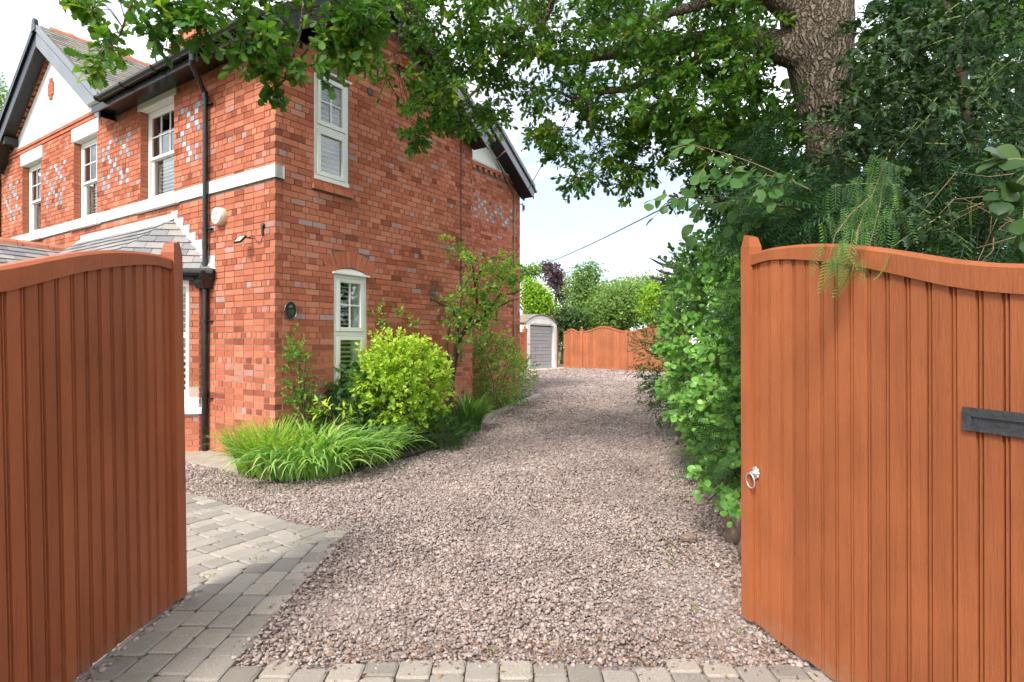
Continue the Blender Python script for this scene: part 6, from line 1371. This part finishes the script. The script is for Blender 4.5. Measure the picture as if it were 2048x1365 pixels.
far_tree('purple_tree', 'dark purple-leaved tree above the garage', 1112, 40, [(1105, 548, 30, 30, 900), (1125, 575, 22, 30, 600), (1130, 605, 25, 25, 500), (1095, 530, 14, 12, 250)], M['far_purple'], .20, 5.0)
far_tree('ash_tree', 'open green tree rising above the garden gate', 1165, 38, [(1165, 545, 34, 22, 800), (1185, 530, 20, 12, 350), (1145, 575, 30, 25, 700), (1170, 610, 45, 40, 1500), (1205, 560, 30, 14, 500)], M['far_green'], .19, 6.0)
far_tree('rounded_shrub_tree', 'big rounded green shrub behind the arched fence', 1245, 31, [(1245, 612, 84, 66, 6000), (1195, 650, 60, 45, 2400), (1290, 610, 50, 50, 2200), (1160, 660, 40, 40, 1200)], M['far_green'], .17, 3.2)
far_tree('variegated_shrub', 'yellow-green shrub at the right end of the fence', 1310, 28.5, [(1310, 610, 52, 55, 2600), (1330, 640, 40, 40, 900)], M['far_lime'], .16, 3.0)
far_tree('dark_shrub_tree', 'dark green shrub between garage and garden gate', 1125, 30, [(1122, 640, 24, 40, 1300), (1115, 690, 14, 30, 500), (1160, 640, 40, 30, 900)], M['far_dark'], .17, 2.5)
far_tree('hedge_tree', 'green tree line low on the horizon beyond the rounded shrub', 1250, 45, [(1235, 590, 70, 40, 2000), (1300, 575, 60, 40, 1800), (1360, 580, 60, 50, 1800), (1180, 610, 60, 50, 1600), (1130, 620, 50, 40, 1200)], M['far_green'], .24, 5.0)
far_tree('tall_tree', 'green tree beside the house corner above the conifer', 1050, 42, [(1050, 545, 30, 22, 700), (1080, 540, 26, 14, 400), (1010, 560, 40, 40, 600)], M['far_green'], .22, 6.0)
far_tree('birch_tree', 'pale feathery tree showing left of the gable', 5, 34, [(2, 190, 26, 50, 700), (-20, 240, 40, 60, 900)], M['far_green'], .16, 14.0)
far_tree('beech_tree', 'broad green tree behind the hedge and oak', 1500, 19, [(1480, 500, 90, 70, 2600), (1600, 470, 120, 90, 3200), (1440, 560, 70, 60, 1500)], M['far_dark'], .20, 5.0)
# ================================================================ gravel: real pebbles, scattered
M['pebble'] = material('pebble', [(0, (.13, .105, .098)), (.07, (.22, .162, .14)), (.35, (.305, .232, .202)), (.62, (.35, .275, .243)), (.88, (.41, .335, .30)), (1, (.46, .40, .36))], .85, 'object', 30, var=.2, speck=.12, speck_scale=120, spec=.2, big=.2, big_scale=1.1)
peb = []
pc = bpy.data.collections.new('pebble_shapes')
for i in range(6):
    bm = bmesh.new(); bmesh.ops.create_icosphere(bm, subdivisions=1 if i > 2 else 2, radius=1)
    sx, sy, sz_ = random.uniform(.75, 1.15), random.uniform(.6, .95), random.uniform(.42, .68)
    for v in bm.verts:
        n = v.co.normalized(); k = 1+.13*math.sin(n.x*3.1+i*2)+.11*math.sin(n.y*4.3+i)+random.uniform(-.05, .05); v.co = Vector((n.x*sx*k, n.y*sy*k, n.z*sz_*k))
    me = bpy.data.meshes.new('pebble'); bm.to_mesh(me); bm.free(); me.materials.append(M['pebble']); me.polygons.foreach_set('use_smooth', [True]*len(me.polygons))
    o = bpy.data.objects.new('pebble_shape', me); pc.objects.link(o)
def on_gravel(x, y):
    ok = (y > 2.75) & ~((x < -1.36) & (y < 4.62) & (x > -2.6) & ((x+1.39)*SV[0]+(y-4.60)*SV[1] < .02))
    a = (x+1.39)*SV[0]+(y-4.60)*SV[1]; ok &= ~((a < .0) & (x < -1.36))
    vx = (x-CX)*SV[0]+(y-CY)*SV[1]; ux = (x-CX)*FD[0]+(y-CY)*FD[1]
    ok &= ~((vx > -.03) & (ux > -.02) & (vx < 4.25)) & ~((vx > 4.2) & (vx < 8.5) & (ux > .2+(vx-4.2)*.22)) & ~((vx > -.50) & (ux > .1) & (vx < 2))
    hx = np.interp(y, [2.7, 4.1, 5.2, 6.5, 7.6, 9.0, 11.5, 14, 20, 30], [1.62, 1.88, 2.16, 2.50, 2.76, 3.04, 3.55, 4.25, 5.7, 12]); ok &= x < hx
    return ok & (np.abs(x)/y < .96)
PX = []; PS_ = []
for y0, y1, dens, size in ((2.72, 4.2, 4600, .0108), (4.2, 6.2, 3700, .0115), (6.2, 9.0, 2400, .0135), (9.0, 13.5, 1200, .0170), (13.5, 20, 620, .022), (20, 27, 260, .03)):
    x0, x1 = (-6.5, 3.2) if y0 < 9 else (-2.0, 6.5)
    n = int((y1-y0)*(x1-x0)*dens); x = rng.uniform(x0, x1, n); y = rng.uniform(y0, y1, n); k = on_gravel(x, y); x = x[k]; y = y[k]
    z = np.array([ground(a, b) for a, b in zip(x, y)]) + rng.uniform(-.016, .006, len(x)) - .002
    z += .010*np.sin(x*3.1+1)*np.sin(y*2.3) + .006*np.sin(x*7.3)*np.sin(y*6.1)
    PX.append(np.stack([x, y, z], 1)); PS_.append(size*rng.lognormal(0, .28, len(x)))
# a few strays along the paving edges and the gate foot
n = 260; x = rng.normal(-1.31, .05, n); y = rng.uniform(2.75, 4.5, n); PX.append(np.stack([x, y, np.full(n, .014)], 1)); PS_.append(.010*rng.lognormal(0, .3, n))
n = 60; x = rng.normal(-1.95, .02, n); y = rng.uniform(2.4, 3.6, n); PX.append(np.stack([x, y, np.full(n, .016)], 1)); PS_.append(.012*rng.lognormal(0, .3, n))
n = 160; x = rng.uniform(-1.3, 1.4, n); y = rng.normal(2.74, .03, n); PX.append(np.stack([x, y, np.full(n, .012)], 1)); PS_.append(.010*rng.lognormal(0, .3, n))
PX = np.vstack(PX); PS_ = np.concatenate(PS_); print('pebbles', len(PX))
me = bpy.data.meshes.new('gravel'); me.vertices.add(len(PX)); me.vertices.foreach_set('co', PX.reshape(-1).astype(np.float32))
a = me.attributes.new('size', 'FLOAT', 'POINT'); a.data.foreach_set('value', PS_.astype(np.float32))
rt = np.stack([rng.normal(0, .35, len(PX)), rng.normal(0, .35, len(PX)), rng.uniform(0, 6.28, len(PX))], 1); a = me.attributes.new('turn', 'FLOAT_VECTOR', 'POINT'); a.data.foreach_set('vector', rt.reshape(-1).astype(np.float32))
gv = tag(new_obj('gravel', me), 'pinkish grey pebble gravel covering the driveway', 'gravel', None, 'stuff')
ng = bpy.data.node_groups.new('scatter_pebbles', 'GeometryNodeTree'); ng.interface.new_socket('Geometry', in_out='INPUT', socket_type='NodeSocketGeometry'); ng.interface.new_socket('Geometry', in_out='OUTPUT', socket_type='NodeSocketGeometry')
gi_ = ng.nodes.new('NodeGroupInput'); go_ = ng.nodes.new('NodeGroupOutput'); ip = ng.nodes.new('GeometryNodeInstanceOnPoints'); ci = ng.nodes.new('GeometryNodeCollectionInfo')
ci.inputs['Collection'].default_value = pc; ci.inputs['Separate Children'].default_value = True; ci.inputs['Reset Children'].default_value = True
na = ng.nodes.new('GeometryNodeInputNamedAttribute'); na.data_type = 'FLOAT'; na.inputs['Name'].default_value = 'size'
nr_ = ng.nodes.new('GeometryNodeInputNamedAttribute'); nr_.data_type = 'FLOAT_VECTOR'; nr_.inputs['Name'].default_value = 'turn'
ng.links.new(gi_.outputs[0], ip.inputs['Points']); ng.links.new(ci.outputs[0], ip.inputs['Instance']); ip.inputs['Pick Instance'].default_value = True
ng.links.new(na.outputs[0], ip.inputs['Scale']); ng.links.new(nr_.outputs[0], ip.inputs['Rotation']); ng.links.new(ip.outputs[0], go_.inputs[0])
md = gv.modifiers.new('scatter', 'NODES'); md.node_group = ng
# ---- weeds in the joints, litter
M['weed'] = greens('weed_leaf', [(0, (.10, .17, .03)), (1, (.24, .30, .08))], .5, .3)
wp = []
for c, n, r_ in (((-1.62, 4.42), 26, .05), ((-1.45, 4.52), 18, .06), ((-1.83, 4.06), 14, .03), ((-2.0, 3.75), 16, .03), ((-1.9, 4.35), 14, .03), ((-2.03, 3.52), 22, .02), ((-1.31, 4.45), 10, .03), ((1.05, 3.3), 10, .03), ((1.2, 3.0), 10, .03), ((.95, 4.5), 10, .03), ((1.15, 4.2), 14, .03), ((1.1, 4.0), 12, .03), ((-.1, 2.85), 10, .02), ((-.75, 4.9), 12, .04), ((-.3, 4.6), 8, .03), ((-1.62, 2.55), 6, .015), ((-1.4, 3.3), 6, .015), ((.6, 5.5), 8, .03), ((1.6, 4.9), 14, .05), ((1.5, 5.6), 10, .05)):
    for _ in range(n): wp.append((c[0]+random.gauss(0, r_), c[1]+random.gauss(0, r_), .012))
wp = np.array(wp); tag(foliage('weeds', 'lance', wp, rng.normal(size=wp.shape)*.6+np.array([0, 0, .8]), rng.normal(size=wp.shape), rng.uniform(.012, .028, len(wp)), M['weed']), 'small green weeds sprouting in joints and gravel', 'weeds', None, 'stuff')
M['litter'] = greens('dead_leaf', [(0, (.10, .045, .02)), (.6, (.24, .11, .045)), (1, (.36, .22, .10))], .7, .1)
n = 900; y = rng.uniform(2.6, 9, n); x = np.interp(y, [2.7, 4.1, 6.5, 9], [1.5, 1.75, 2.4, 2.8]) - np.abs(rng.normal(0, .30, n)); n2 = 420; y = np.concatenate([y, rng.normal(2.85, .10, n2)]); x = np.concatenate([x, rng.uniform(-1.3, 1.4, n2)])
n3 = 500; y = np.concatenate([y, rng.uniform(2.8, 7, n3)]); x = np.concatenate([x, rng.uniform(-1.2, 1.8, n3)])
lp_ = np.stack([x, y, np.full(len(x), .016)], 1); tag(foliage('leaf_litter', 'lance', lp_, rng.normal(size=lp_.shape)*np.array([1, 1, .12]), rng.normal(size=lp_.shape)*.25+np.array([0, 0, 1]), rng.uniform(.012, .034, len(lp_)), M['litter']), 'brown leaf litter along the gravel edge', 'leaf litter', None, 'stuff')
yl = material('yellow_leaf', [(.3, (.55, .36, .05)), (.7, (.66, .46, .10))], .6)
for x, y, lab in ((1333, 975, 'yellow fallen leaf farthest from the stones'), (1337, 1003, 'small yellow fallen leaf on the gravel in the middle'), (1380, 1005, 'yellow fallen leaf near the bramble'), (1428, 1007, 'yellow fallen leaf beside the reddish stone'), (1352, 998, 'pale fallen leaf in the gravel litter')):
    k = EYE/((y-686.3)/1137.8); p = px(x, y, k); V, F = LEAF['ovate']; me = bpy.data.meshes.new('fallen_leaf'); me.from_pydata([tuple(v*.055) for v in V], [], F); me.materials.append(yl); o = new_obj('fallen_leaf', me, None, (p.x, p.y, .022)); o.rotation_euler = (random.uniform(-.2, .2), random.uniform(-.2, .2), random.uniform(0, 6)); tag(o, lab, 'leaf', 'yellow fallen leaves')
tw_m = MB(); tw_m.tube([(1.14, 4.65, .02), (1.22, 4.3, .03), (1.28, 3.95, .02)], [.004, .005, .003], 5); tag(tw_m.build('fallen_twig', M['pale_twig']), 'thin bare twig lying on the gravel near the gate', 'twig')
